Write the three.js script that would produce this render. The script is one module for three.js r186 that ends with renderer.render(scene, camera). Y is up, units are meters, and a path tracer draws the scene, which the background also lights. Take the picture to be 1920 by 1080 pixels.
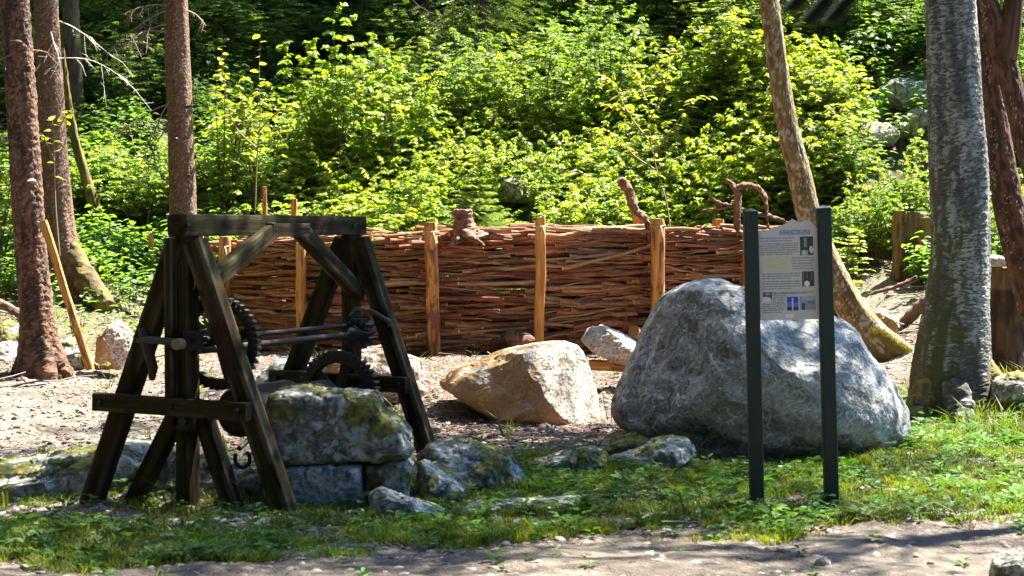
import * as THREE from 'three';
import { Sky } from 'three/addons/objects/Sky.js';
import { mergeGeometries, mergeVertices } from 'three/addons/utils/BufferGeometryUtils.js';
import { RoundedBoxGeometry } from 'three/addons/geometries/RoundedBoxGeometry.js';
import { createNoise3D } from 'simplex-noise';

// ------------------------------------------------------------------ camera, sky, sun, exposure
const scene = new THREE.Scene();
const FPX = 3733, HORIZON = 427, EYE = 1.6, PITCH = Math.atan((540 - HORIZON) / FPX);
const camera = new THREE.PerspectiveCamera(2 * Math.atan(540 / FPX) * 180 / Math.PI, 16 / 9, 0.1, 600);
camera.position.set(0, EYE, 0);
camera.rotation.x = -PITCH;
camera.focus = 19.5;
camera.userData.fStop = 5.6;
scene.add(camera);

const SUN = new THREE.Vector3(0.45, 0.84, -0.36).normalize();
const sky = new Sky();
sky.scale.setScalar(500);
sky.material.uniforms.sunPosition.value.copy(SUN);
sky.material.uniforms.turbidity.value = 6;
sky.material.uniforms.rayleigh.value = 0.55;
sky.material.uniforms.mieCoefficient.value = 0.004;
scene.add(sky);
scene.environmentIntensity = 0.1;
const sun = new THREE.DirectionalLight(new THREE.Color(1.0, 0.93, 0.80), 5);
sun.position.copy(SUN).multiplyScalar(80);
sun.position.z -= 22;
sun.target.position.set(0, 0, -22);
sun.castShadow = true;
sun.shadow.mapSize.set(4096, 4096);
Object.assign(sun.shadow.camera, { left: -40, right: 40, top: 40, bottom: -40, near: 1, far: 200 });
scene.add(sun, sun.target);

const renderer = new THREE.WebGLRenderer();
renderer.toneMapping = THREE.LinearToneMapping;
renderer.toneMappingExposure = 6.4;
renderer.shadowMap.enabled = true;

// ------------------------------------------------------------------ helpers
const V = (x, y, z) => new THREE.Vector3(x, y, z);
function rng(seed) { let s = seed * 7919 + 13 | 0; return () => { s = (s + 0x6d2b79f5) | 0; let t = Math.imul(s ^ (s >>> 15), 1 | s); t = (t + Math.imul(t ^ (t >>> 7), 61 | t)) ^ t; return ((t ^ (t >>> 14)) >>> 0) / 4294967296; }; }
const n3 = createNoise3D(rng(4242));
const fbm = (x, y, z, o = 4) => { let s = 0, a = 0.5, f = 1; for (let i = 0; i < o; i++) { s += a * n3(x * f, y * f, z * f); a *= 0.5; f *= 2.03; } return s; };
const ridge = (x, y, z, o = 3) => { let s = 0, a = 0.6, f = 1; for (let i = 0; i < o; i++) { s += a * (1 - Math.abs(n3(x * f, y * f, z * f))); a *= 0.45; f *= 2.1; } return s; };
const sstep = (a, b, x) => { const t = Math.min(1, Math.max(0, (x - a) / (b - a))); return t * t * (3 - 2 * t); };
const lerp = (a, b, t) => a + (b - a) * t;
const mixc = (a, b, t) => [lerp(a[0], b[0], t), lerp(a[1], b[1], t), lerp(a[2], b[2], t)];
const sc = (a, k) => [a[0] * k, a[1] * k, a[2] * k];
const C = (r, g, b) => new THREE.Color().setRGB(r, g, b);
// the point that the photograph shows at pixel (px, py) of 1920 x 1080, at a distance D in front of the lens
const cp = Math.cos(PITCH), sp = Math.sin(PITCH);
function at(px, py, D) {
  const u = (px - 960) / FPX, v = -(py - 540) / FPX, y = v * cp - sp, z = -v * sp - cp, k = D / -z;
  return V(u * k, EYE + y * k, z * k);
}
const xAt = (px, D) => (px - 960) / FPX * D;
const names = {};
const numbered = (n) => { names[n] = (names[n] ?? -1) + 1; return names[n] ? n + '_' + String(names[n]).padStart(3, '0') : n; };
const shadowed = (o) => { o.castShadow = o.receiveShadow = true; return o; };
function mesh(name, geometry, material, parent) { const m = shadowed(new THREE.Mesh(geometry, material)); m.name = parent && parent !== scene ? name : numbered(name); (parent ?? scene).add(m); return m; }
function tag(o, label, category, group) { Object.assign(o.userData, { label, category }); if (group) o.userData.group = group; return o; }
function thing(name, label, category, pos, turn = 0, group) { const g = new THREE.Group(); g.name = numbered(name); if (pos) g.position.copy(pos); g.rotation.y = turn; scene.add(g); return tag(g, label, category, group); }
function struct(name, geometry, material) { const m = mesh(name, geometry, material); m.userData.kind = 'structure'; return m; }
function stuff(o, label, category) { o.userData.kind = 'stuff'; if (label) { o.userData.label = label; o.userData.category = category; } return o; }

// a growing mesh: positions, linear colours, optional uv
class Buf {
  constructor() { this.p = []; this.c = []; this.i = []; this.u = []; }
  v(x, y, z, c, u = 0, w = 0) { this.p.push(x, y, z); this.c.push(c[0], c[1], c[2]); this.u.push(u, w); return this.p.length / 3 - 1; }
  tri(a, b, c) { this.i.push(a, b, c); }
  leaf(o, dir, up, L, W, c, fold = 0.18, droop = 0.15) { // a folded ovate blade, six faces
    const side = SIDE.crossVectors(dir, up).normalize(), n = NRM.crossVectors(side, dir).normalize();
    const P = (t, s, h) => this.v(o.x + dir.x * L * t + side.x * W * s + n.x * h * L, o.y + dir.y * L * t + side.y * W * s + n.y * h * L, o.z + dir.z * L * t + side.z * W * s + n.z * h * L, c);
    const a = P(0, 0, 0), m = P(0.5, 0, -0.02), t = P(1, 0, -droop), l1 = P(0.3, -0.45, fold * 0.5), r1 = P(0.3, 0.45, fold * 0.5), l2 = P(0.68, -0.4, fold * 0.35 - droop * 0.4), r2 = P(0.68, 0.4, fold * 0.35 - droop * 0.4);
    this.i.push(a, l1, m, a, m, r1, l1, l2, m, m, r2, r1, l2, t, m, m, t, r2);
  }
  blade(o, dir, side, L, W, c) { // a narrow pointed needle or grass blade, one face
    const a = this.v(o.x - side.x * W / 2, o.y - side.y * W / 2, o.z - side.z * W / 2, c), b = this.v(o.x + side.x * W / 2, o.y + side.y * W / 2, o.z + side.z * W / 2, c), t = this.v(o.x + dir.x * L, o.y + dir.y * L, o.z + dir.z * L, c);
    this.i.push(a, b, t);
  }
  tube(pts, radii, seg, col, cap = true) { // pts Vector3[], radii number[], col array or function(i, k)
    const n = pts.length, base = this.p.length / 3, T = new THREE.Vector3(), A = new THREE.Vector3(), B = new THREE.Vector3(); let run = 0;
    for (let i = 0; i < n; i++) {
      T.subVectors(pts[Math.min(n - 1, i + 1)], pts[Math.max(0, i - 1)]).normalize();
      if (i) run += pts[i].distanceTo(pts[i - 1]);
      A.set(0, 0, 1); if (Math.abs(T.z) > 0.8) A.set(1, 0, 0);
      B.crossVectors(T, A).normalize(); A.crossVectors(B, T);
      for (let k = 0; k <= seg; k++) {
        const a = k / seg * Math.PI * 2, x = Math.cos(a) * radii[i], y = Math.sin(a) * radii[i];
        this.v(pts[i].x + A.x * x + B.x * y, pts[i].y + A.y * x + B.y * y, pts[i].z + A.z * x + B.z * y, typeof col === 'function' ? col(i, k) : col, k / seg, run);
      }
    }
    for (let i = 0; i < n - 1; i++) for (let k = 0; k < seg; k++) { const a = base + i * (seg + 1) + k, b = a + seg + 1; this.i.push(a, a + 1, b, a + 1, b + 1, b); }
    if (cap) for (const [i, f] of [[0, 1], [n - 1, 0]]) { const cc = typeof col === 'function' ? col(i, 0) : col, m = this.v(pts[i].x, pts[i].y, pts[i].z, cc, 0.5, 0); for (let k = 0; k < seg; k++) { const a = base + i * (seg + 1) + k; f ? this.i.push(m, a + 1, a) : this.i.push(m, a, a + 1); } }
    return this;
  }
  build({ smooth = true, uv = false } = {}) {
    const g = new THREE.BufferGeometry();
    g.setAttribute('position', new THREE.Float32BufferAttribute(this.p, 3));
    g.setAttribute('color', new THREE.Float32BufferAttribute(this.c, 3));
    if (uv) g.setAttribute('uv', new THREE.Float32BufferAttribute(this.u, 2));
    g.setIndex(this.i);
    if (smooth) g.computeVertexNormals();
    return g;
  }
}
const SIDE = new THREE.Vector3(), NRM = new THREE.Vector3();

// ------------------------------------------------------------------ textures (grain and relief only)
function tex(w, h, f, { srgb = false, rx = 1, ry = 1 } = {}) { // f(u, v) -> grey or [r, g, b], tileable because the noise is read on two circles
  const d = new Uint8Array(w * h * 4);
  for (let y = 0; y < h; y++) for (let x = 0; x < w; x++) {
    const c = f(x / w, y / h), q = (y * w + x) * 4, a = Array.isArray(c) ? c : [c, c, c];
    for (let k = 0; k < 3; k++) d[q + k] = Math.max(0, Math.min(255, a[k] * 255));
    d[q + 3] = 255;
  }
  const t = new THREE.DataTexture(d, w, h);
  t.wrapS = t.wrapT = THREE.RepeatWrapping; t.magFilter = THREE.LinearFilter; t.minFilter = THREE.LinearMipmapLinearFilter; t.repeat.set(rx, ry);
  if (srgb) t.colorSpace = THREE.SRGBColorSpace;
  t.needsUpdate = true;
  return t;
}
// seamless noise: blend the four shifted copies
const tile = (f) => (u, v) => { const a = f(u, v), b = f(u - 1, v), c = f(u, v - 1), d = f(u - 1, v - 1), x = sstep(0, 1, u), y = sstep(0, 1, v); return lerp(lerp(a, b, x), lerp(c, d, x), y); };
const grainF = tile((u, v) => fbm(u * 9, v * 9, 3.1, 5));
const grainBump = tex(512, 512, (u, v) => 0.5 + grainF(u, v) * 0.75);
const streakF = tile((u, v) => fbm(u * 14, v * 1.6, 7.7, 4));
const streakFine = tile((u, v) => fbm(u * 50, v * 4, 1.7, 3));
const woodMap = tex(256, 512, (u, v) => { const k = 0.72 + streakF(u, v) * 0.42 + streakFine(u, v) * 0.3; return [k, k * 0.97, k * 0.93]; });
const woodBump = tex(256, 512, (u, v) => 0.5 + streakF(u, v) * 0.4 + streakFine(u, v) * 0.4);
const stickMapF = tile((u, v) => fbm(u * 5, v * 9, 9.3, 4)), stickFine = tile((u, v) => fbm(u * 16, v * 5, 21.3, 3));
const stickMap = tex(256, 512, (u, v) => { const k = 0.62 + stickMapF(u, v) * 0.55 + stickFine(u, v) * 0.35, g = sstep(0.22, 0.4, stickMapF(u + 0.3, v)); return [k + g * 0.25, k * 0.96 + g * 0.27, k * 0.93 + g * 0.24]; });
const soilF = tile((u, v) => fbm(u * 22, v * 22, 5.5, 4)), soilG = tile((u, v) => n3(u * 70, v * 70, 8.8));
const soilMap = tex(1024, 1024, (u, v) => { const k = 0.68 + soilF(u, v) * 0.4 + soilG(u, v) * 0.14; return [k, k, k * 0.98]; });
const soilBump = tex(1024, 1024, (u, v) => 0.5 + soilF(u, v) * 0.4 + Math.max(0, soilG(u, v)) * 0.3);

const std = (o) => new THREE.MeshStandardMaterial({ roughness: 0.9, ...o });
const phys = (o) => new THREE.MeshPhysicalMaterial({ roughness: 0.9, ...o });
const leafMat = (r, g, b, t = 0.5) => phys({ color: C(r, g, b), vertexColors: true, side: THREE.DoubleSide, transmission: t, thickness: 0, roughness: 0.95, clearcoat: 0.5, clearcoatRoughness: 0.35, specularIntensity: 0.4, ior: 1.4 });
const M = {
  rock: std({ vertexColors: true, bumpMap: grainBump, bumpScale: 0.012, roughness: 0.88 }),
  bark: std({ vertexColors: true, bumpMap: grainBump, bumpScale: 0.01, roughness: 0.95 }),
  farBark: std({ vertexColors: true, roughness: 0.95 }),
  twig: std({ vertexColors: true, roughness: 0.9 }),
  leaf: leafMat(1, 1, 1, 0.66),
  needle: leafMat(1, 1, 1, 0.35),
  grass: Object.assign(leafMat(1, 1, 1, 0.5), { clearcoat: 0.12, specularIntensity: 0.4 }),
};

// ------------------------------------------------------------------ the ground and the path
const softplus = (x, k = 1) => x > 12 * k ? x : k * Math.log(1 + Math.exp(x / k));
const PATH_EDGE = (x) => 10.15 + 0.3 * x + 0.25 * n3(x * 0.9, 3.3, 1) + 0.10 * n3(x * 4, 8.3, 1);
function height(x, D) {
  const side = sstep(2.4, 4.6, Math.abs(x - 0.1) - (x < 0 ? 1.0 : 0.2));
  const bank = side * 0.125 * softplus(D - 18.5, 0.8) * (x < 0 ? 0.85 : 1.1);
  const steep = lerp(0.34, 0.52, sstep(-7, 1.5, x));
  const hill = steep * softplus(D - 26.8, 0.5) * (1 - 0.35 * side * (1 - sstep(26, 31, D)));
  const mulch = 0.16 * Math.exp(-(((x + 2.3) / 1.3) ** 2) - ((D - 19.5) / 3.2) ** 2) + 0.08 * Math.exp(-((x / 2) ** 2) - ((D - 22.5) / 3) ** 2);
  const far = Math.max(0, D - 62), heap = 0.16 * Math.exp(-(((x + 0.55) / 0.42) ** 2) - ((D - 17.55) / 0.8) ** 2); 
  let h = bank + hill + mulch + heap + 0.05 * fbm(x * 0.35, D * 0.35, 2, 3) * sstep(8, 12, D);
  h += 0.03 * fbm(x * 1.6, D * 1.6, 9, 3) + (D > 12 ? 0.018 * n3(x * 5, D * 5, 4) : 0);
  h += sstep(27, 34, D) * 0.5 * fbm(x * 0.22, D * 0.22, 6, 3);
  return h - 0.3 * far * sstep(0, 20, far) - 0.02;
}
const lawnAt = (x, D) => { // how much grass grows here, 0 to 1
  const e = PATH_EDGE(x), n = fbm(x * 0.9, D * 0.9, 11, 3);
  const a = sstep(e - 0.25, e + 0.35, D + n * 0.5), far = 13.6 + 0.5 * sstep(0, 3, x) + 3.2 * sstep(2.2, 3.6, x), b = 1 - sstep(far - 0.7, far + 0.5, D + n * 1.2);
  const left = lerp(0.12, 1, sstep(-1.6, 0.2, x + n * 1.6)) * (0.55 + 0.45 * sstep(-0.25, 0.15, n));
  return a * b * lerp(left, Math.max(left, 0.3 + 0.5 * sstep(-0.25, 0.2, n)), 1 - sstep(10.7, 11.3, D));
};
const chipAt = (x, D) => sstep(13.5, 15.5, D) * (1 - sstep(24.6, 25.4, D)) * sstep(-3.2, -2.2, x + 0.5 * n3(x, D, 3) + (D - 19) * 0.2) * (1 - sstep(2.6, 4, x));
function axis(parts) { const a = []; for (const [from, to, step] of parts) for (let v = from; v < to - 1e-6; v += step) a.push(v); a.push(parts.at(-1)[1]); return a; }
{
  const xs = axis([[-120, -40, 8], [-40, -16, 2], [-16, -7.2, 0.4], [-7.2, 7.2, 0.045], [7.2, 16, 0.4], [16, 40, 2], [40, 120, 8]]);
  const ds = axis([[-120, -20, 10], [-20, 6, 2], [6, 8.6, 0.2], [8.6, 15, 0.035], [15, 22, 0.055], [22, 32, 0.09], [32, 64, 0.5], [64, 160, 6]]);
  const b = new Buf();
  for (const D of ds) for (const x of xs) {
    const n = fbm(x * 0.7, D * 0.7, 21, 4), n2 = fbm(x * 3, D * 3, 31, 3), g = lawnAt(x, D), ch = chipAt(x, D);
    let c = mixc([0.245, 0.20, 0.16], [0.145, 0.11, 0.082], sstep(-0.25, 0.35, n + n2 * 0.4));
    c = mixc(c, mixc([0.12, 0.07, 0.048], [0.22, 0.14, 0.10], sstep(-0.3, 0.3, n2)), ch * 0.85);
    c = mixc(c, mixc([0.10, 0.085, 0.035], [0.17, 0.13, 0.08], sstep(-0.2, 0.4, n2 + n)), g * 0.9);
    const wood = sstep(25, 27, D + n) * 1 + sstep(4.2, 5, x) * sstep(14, 16, D) * 0.7 + sstep(3.3, 4.3, - x + 0.4 * n) * sstep(20.2, 21.6, D + n) * 0.9;
    c = mixc(c, mixc([0.10, 0.085, 0.04], [0.15, 0.16, 0.045], sstep(-0.3, 0.3, n2)), Math.min(1, wood));
    b.v(x, height(x, D), -D, c, x / 1.7, D / 1.7);
  }
  const w = xs.length;
  for (let r = 0; r < ds.length - 1; r++) for (let k = 0; k < w - 1; k++) { const a = r * w + k; b.i.push(a, a + 1, a + w, a + 1, a + w + 1, a + w); }
  struct('ground', b.build({ uv: true }), std({ vertexColors: true, map: soilMap, bumpMap: soilBump, bumpScale: 0.03, roughness: 0.97 }));
}
{ // the gravelly footpath along the bottom: a sheet laid on the ground up to its own ragged edge
  const xs = axis([[-30, -7, 0.5], [-7, 7, 0.05], [7, 30, 0.5]]), rows = 70, b = new Buf();
  xs.forEach((x) => {
    const e = PATH_EDGE(x) + 0.06 * n3(x * 11, 2, 2), s = Math.max(4, e - 6);
    for (let r = 0; r <= rows; r++) {
      const D = lerp(s, e, Math.pow(r / rows, 0.6)), n = fbm(x * 1.1, D * 1.1, 41, 4), n2 = fbm(x * 6, D * 6, 51, 3);
      const c = mixc([0.175, 0.14, 0.108], [0.085, 0.064, 0.048], sstep(-0.25, 0.3, n + n2 * 0.6));
      b.v(x, height(x, D) + 0.004 + 0.012 * Math.min(1, (e - D) * 3) + 0.006 * n3(x * 14, D * 14, 5), -D, c, x / 1.3, D / 1.3);
    }
  });
  const w = rows + 1;
  for (let k = 0; k < xs.length - 1; k++) for (let r = 0; r < rows; r++) { const a = k * w + r; b.i.push(a, a + w, a + 1, a + 1, a + w, a + w + 1); }
  struct('path', b.build({ uv: true }), std({ vertexColors: true, map: soilMap, bumpMap: soilBump, bumpScale: 0.025, roughness: 0.97 }));
}
const onGround = (x, D, dy = 0) => V(x, height(x, D) + dy, -D);

// ------------------------------------------------------------------ rocks
const ROCK_COLOUR = {
  boulder(p, n, s) { // blue-grey gneiss: pale veins in a net, darker lenses, dirt stains low down
    const q = n3(p.x * 1.2, p.y * 1.2, p.z * 1.2 + s) * 0.5, base = fbm(p.x * 2.2 + q, p.y * 5 + p.x * 1.5, p.z * 2.2, 4);
    let c = mixc([0.235, 0.225, 0.195], [0.44, 0.43, 0.39], sstep(-0.4, 0.42, base));
    const w = fbm(p.x * 3, p.y * 3, p.z * 3 + 4, 3) * 0.5, v1 = Math.abs(n3(p.x * 1.5 + w, p.y * 2.0 + w, p.z * 1.5 + 9)), v2 = Math.abs(n3(p.x * 3.2 + w * 1.5, p.y * 4.2 - w, p.z * 3.2 + 19)), v3 = Math.abs(n3(p.x * 7.5 - w * 2, p.y * 6 + p.x * 3 + w * 2, p.z * 7.5 + 29)), keep = sstep(-0.35, 0.25, n3(p.x * 1.5, p.y * 1.5, p.z * 1.5 + 33));
    c = mixc(c, [0.68, 0.68, 0.64], (1 - sstep(0.015, 0.05, v1)) * 0.95 * (0.3 + 0.7 * keep));
    c = mixc(c, [0.6, 0.64, 0.62], (1 - sstep(0.01, 0.06, v3)) * 0.75 * (1 - 0.6 * keep));
    c = mixc(c, [0.66, 0.68, 0.66], (1 - sstep(0.012, 0.055, v2)) * 0.95);
    const sp = fbm(p.x * 26, p.y * 34, p.z * 26, 3); c = sc(c, 1 + sp * 0.4);
    const speck = n3(p.x * 60, p.y * 75, p.z * 60); if (speck > 0.45) c = mixc(c, [0.6, 0.62, 0.6], (speck - 0.45) * 0.8); if (speck < -0.5) c = sc(c, 0.65);
    const dirt = sstep(0.0, 0.3, fbm(p.x * 1.4, p.y * 1.8, p.z * 1.4 + 50, 4) + (0.42 - p.y) * 0.75);
    c = mixc(c, [0.115, 0.092, 0.066], dirt * 0.5 * (1 - sstep(0.0, 0.05, 0.06 - v2)));
    const lich = sstep(0.28, 0.42, fbm(p.x * 2.6, p.y * 4, p.z * 2.6 + 70, 3));
    return mixc(c, [0.12, 0.105, 0.05], lich * 0.6);
  },
  tan(p, n, s) { // ochre stone, dark pits, pale grit; top and right paled to paint sunlight
    const b = fbm(p.x * 3 + s, p.y * 3, p.z * 3, 4);
    let c = mixc([0.36, 0.20, 0.075], [0.44, 0.265, 0.115], sstep(-0.3, 0.4, b));
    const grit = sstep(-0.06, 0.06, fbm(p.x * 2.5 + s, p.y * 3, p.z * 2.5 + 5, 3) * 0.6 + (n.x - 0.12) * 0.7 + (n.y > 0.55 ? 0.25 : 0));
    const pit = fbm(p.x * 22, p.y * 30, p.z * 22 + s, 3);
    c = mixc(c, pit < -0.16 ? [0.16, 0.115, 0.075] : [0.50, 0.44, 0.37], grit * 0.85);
    const v = Math.abs(n3(p.x * 5 + b, p.y * 3, p.z * 5 + 2)); c = mixc(c, [0.5, 0.42, 0.3], (1 - sstep(0, 0.035, v)) * 0.6);
    return sc(c, 1 + 0.35 * fbm(p.x * 40, p.y * 40, p.z * 40, 2));
  },
  pale(p, n, s) {
    const pit = fbm(p.x * 24, p.y * 24, p.z * 24 + s, 3), b = fbm(p.x * 3, p.y * 3, p.z * 3 + s, 3);
    let c = mixc([0.45, 0.39, 0.31], [0.5, 0.46, 0.40], sstep(-0.3, 0.3, b));
    if (pit < -0.24) c = sc(c, 0.45);
    return mixc(c, [0.36, 0.23, 0.11], sstep(0.02, 0.28, fbm(p.x * 2 + s, p.y * 3, p.z * 2, 3) - (p.y - 0.12) * 0.9) * 0.7);
  },
  granite(p, n, s) { // old grey granite with pale and dark blotches and moss cushions
    const b = fbm(p.x * 4.5 + s, p.y * 4.5, p.z * 4.5, 4), f = fbm(p.x * 28, p.y * 28, p.z * 28 + s, 3);
    let c = mixc([0.13, 0.14, 0.105], [0.33, 0.345, 0.285], sstep(-0.35, 0.35, b + f * 0.7));
    const run = fbm(p.x * 11 + s, p.y * 3.2, p.z * 11, 3); c = mixc(c, [0.06, 0.055, 0.04], sstep(0.16, 0.34, run) * 0.75);
    const li = fbm(p.x * 9, p.y * 9, p.z * 9 + s + 7, 3); c = mixc(c, [0.52, 0.54, 0.52], sstep(0.22, 0.36, li) * 0.7);
    if (n3(p.x * 70, p.y * 70, p.z * 70) > 0.5) c = sc(c, 0.6);
    return c;
  },
};
const MOSS = (p, n, s, amount) => sstep(0.10, 0.24, fbm(p.x * 3.1 + s * 3, p.y * 3.1, p.z * 3.1, 4) + n.y * 0.16 + amount - 0.24);
function rock(name, label, o) {
  const { faces = [], poly, D, half, e = 0.75, res = 44, kind = 'granite', amp = 0.05, fine = 0.012, facets = 5, seed = 1, moss = 0, cut = 0.84, group, lean = 0, category } = o, R = rng(seed * 31 + 5);
  const pts = poly.map(([x, y]) => at(x, y, D)), lo = V(0, 1e9, 0); let cx = 0, cy = 0;
  let x0 = 1e9, x1 = -1e9, y1 = -1e9;
  for (const p of pts) { x0 = Math.min(x0, p.x); x1 = Math.max(x1, p.x); lo.y = Math.min(lo.y, p.y); y1 = Math.max(y1, p.y); }
  cx = (x0 + x1) / 2; cy = lerp(lo.y, y1, 0.45);
  // outline as radius by angle
  const N = 360, rad = new Float32Array(N);
  for (let k = 0; k < N; k++) {
    const a = k / N * Math.PI * 2, dx = Math.cos(a), dy = Math.sin(a); let best = 0;
    for (let i = 0; i < pts.length; i++) {
      const p = pts[i], q = pts[(i + 1) % pts.length], ax = p.x - cx, ay = p.y - cy, ex = q.x - p.x, ey = q.y - p.y, det = dx * -ey + dy * ex;
      if (Math.abs(det) < 1e-9) continue;
      const t = (-ax * ey + ay * ex) / det, u = (dx * ay - dy * ax) / det;
      if (t > best && u >= -1e-4 && u <= 1.0001) best = t;
    }
    rad[k] = best;
  }
  const sm = o.smooth ?? 4, rs = rad.map((_, k) => { let s = 0; for (let j = -sm; j <= sm; j++) s += rad[(k + j + N) % N]; return s / (2 * sm + 1); });
  const radius = (a) => { const f = ((a / (Math.PI * 2)) % 1 + 1) % 1 * N, i = Math.floor(f); return lerp(rs[i % N], rs[(i + 1) % N], f - i); };
  let g = new THREE.BoxGeometry(2, 2, 2, res, res, res); g.deleteAttribute('uv'); g.deleteAttribute('normal'); g = mergeVertices(g, 1e-4);
  const P = g.attributes.position, planes = [];
  for (let k = 0; k < facets; k++) { const n = V(R() * 2 - 1, R() * 1.6 - 0.6, R() * 1.6 - 0.3).normalize(); planes.push([n, cut + R() * 0.1]); }
  for (const [a, b2, c2, off] of faces) planes.push([V(a, b2, c2).normalize(), off]);
  const size = Math.max(x1 - x0, y1 - lo.y), d = new THREE.Vector3(), w = new THREE.Vector3();
  for (let i = 0; i < P.count; i++) {
    d.fromBufferAttribute(P, i);
    d.set(Math.tan(d.x * 0.75), Math.tan(d.y * 0.75), Math.tan(d.z * 0.75)).normalize();
    const pw = 2 / e, lp = Math.pow(Math.abs(d.x) ** pw + Math.abs(d.y) ** pw + Math.abs(d.z) ** pw, 1 / pw), rho = Math.hypot(d.x, d.y), a = Math.atan2(d.y, d.x), k = rho / lp * Math.pow(Math.abs(Math.cos(a)) ** pw + Math.abs(Math.sin(a)) ** pw, 1 / pw), zz = d.z / lp;
    const u = V(rho ? d.x / rho * k : 0, rho ? d.y / rho * k : 0, zz);
    for (const [n, off] of planes) { const t = u.dot(n) - off; if (t > 0) u.addScaledVector(n, -t * 0.92); }
    const r = radius(a);
    w.set(u.x * r, u.y * r, u.z * half + lean * u.y);
    const s = 1 / size, q = amp * size * fbm(w.x * s * 2.6 + seed, w.y * s * 2.6, w.z * s * 2.6, 3) + fine * size * 1.5 * fbm(w.x * s * 8 + seed, w.y * s * 8, w.z * s * 8, 5) - fine * size * 0.9 * sstep(0.12, 0.3, fbm(w.x * s * 6 + seed, w.y * s * 6 + 7, w.z * s * 6, 3));
    w.addScaledVector(d, q);
    P.setXYZ(i, w.x, w.y + cy - lo.y, w.z);
  }
  g.computeVertexNormals();
  const col = new Float32Array(P.count * 3), uv = new Float32Array(P.count * 2), nn = g.attributes.normal, nv = new THREE.Vector3();
  for (let i = 0; i < P.count; i++) {
    w.fromBufferAttribute(P, i); nv.fromBufferAttribute(nn, i);
    let c = ROCK_COLOUR[kind](w, nv, seed);
    if (moss) {
      const m = MOSS(w, nv, seed, moss);
      if (m > 0) { c = mixc(c, mixc([0.05, 0.058, 0.006], [0.2, 0.175, 0.012], sstep(-0.3, 0.4, fbm(w.x * 12, w.y * 12, w.z * 12, 3))), m * 0.95); P.setXYZ(i, w.x + nv.x * m * 0.012, w.y + nv.y * m * 0.012 + m * 0.006 * n3(w.x * 60, w.y * 60, w.z * 60), w.z + nv.z * m * 0.012); }
    }
    col.set([Math.max(0.01, c[0]), Math.max(0.01, c[1]), Math.max(0.005, c[2])], i * 3);
    const ax = Math.abs(nv.x), ay = Math.abs(nv.y), az = Math.abs(nv.z);
    ax > ay && ax > az ? uv.set([w.z / 0.5, w.y / 0.5], i * 2) : ay > az ? uv.set([w.x / 0.5, w.z / 0.5], i * 2) : uv.set([w.x / 0.5, w.y / 0.5], i * 2);
  }
  g.setAttribute('color', new THREE.BufferAttribute(col, 3)); g.setAttribute('uv', new THREE.BufferAttribute(uv, 2));
  if (moss) g.computeVertexNormals();
  const m = mesh(name, g, M.rock);
  m.position.set(cx, lo.y, -D);
  return tag(m, label, category ?? (name.includes('boulder') ? 'boulder' : name.includes('block') ? 'stone block' : 'rock'), group);
}
// the great grey boulder
rock('boulder', 'huge blue-grey veined boulder rising behind the information sign', { kind: 'boulder', D: 14.7, half: 0.92, e: 0.8, res: 170, amp: 0.03, fine: 0.005, facets: 1, seed: 5, cut: 0.93, smooth: 3, faces: [[0.3, 0.62, 0.72, 0.9], [-0.75, 0.25, 0.6, 0.9], [-0.35, -0.35, 0.86, 0.93]],
  poly: [[1152, 745], [1165, 700], [1192, 655], [1215, 605], [1245, 556], [1290, 528], [1340, 521], [1400, 534], [1470, 558], [1545, 586], [1602, 618], [1636, 664], [1676, 720], [1698, 774], [1694, 815], [1640, 862], [1540, 880], [1420, 882], [1300, 876], [1220, 838], [1160, 790]] });
rock('rock', 'large ochre wedge-shaped rock with gritty top coloured sunlit pale left of the boulder', { kind: 'tan', D: 16.7, half: 0.55, e: 0.62, res: 90, amp: 0.02, fine: 0.004, facets: 2, seed: 8, cut: 0.86, faces: [[-0.4, 0.25, 0.88, 0.74], [0.72, 0.4, 0.56, 0.8]],
  poly: [[818, 722], [850, 692], [930, 664], [1000, 645], [1065, 641], [1092, 655], [1112, 705], [1124, 770], [1124, 806], [1040, 815], [960, 800], [900, 772], [850, 742]] });
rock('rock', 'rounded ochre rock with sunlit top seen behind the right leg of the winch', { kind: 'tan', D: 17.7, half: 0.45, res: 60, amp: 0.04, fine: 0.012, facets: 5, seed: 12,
  poly: [[555, 782], [575, 700], [635, 655], [690, 644], [740, 652], [788, 676], [802, 704], [785, 745], [700, 790], [600, 790]] });
rock('slab', 'grey flat slab leaning on the mulch behind the winch shafts', { kind: 'granite', D: 18.4, half: 0.5, res: 30, seed: 14, amp: 0.03, poly: [[462, 742], [488, 700], [525, 672], [560, 664], [585, 690], [560, 745]], category: 'stone slab' });
rock('rock', 'pale pitted rock resting on a timber offcut between ochre rock and boulder', { kind: 'pale', D: 19.8, half: 0.28, res: 44, amp: 0.04, fine: 0.012, facets: 5, seed: 17, cut: 0.8,
  poly: [[1088, 640], [1100, 616], [1128, 609], [1160, 622], [1195, 640], [1225, 668], [1200, 690], [1150, 680], [1104, 664]] });
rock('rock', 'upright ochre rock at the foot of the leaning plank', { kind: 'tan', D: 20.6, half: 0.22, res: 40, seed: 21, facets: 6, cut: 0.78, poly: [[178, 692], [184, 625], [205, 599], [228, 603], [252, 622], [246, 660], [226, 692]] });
rock('rock', 'mossy low rock between the reddish spruce trunk and plank', { kind: 'granite', D: 20.9, half: 0.3, res: 32, seed: 23, moss: 0.28, poly: [[104, 690], [108, 650], [128, 632], [152, 644], [176, 672], [170, 694]] });
rock('rock', 'moss-topped rock at the left edge behind the spruce trunk', { kind: 'granite', D: 21.6, half: 0.35, res: 32, seed: 25, moss: 0.3, poly: [[-30, 672], [-20, 622], [12, 604], [44, 610], [60, 650], [52, 676]] });
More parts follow.
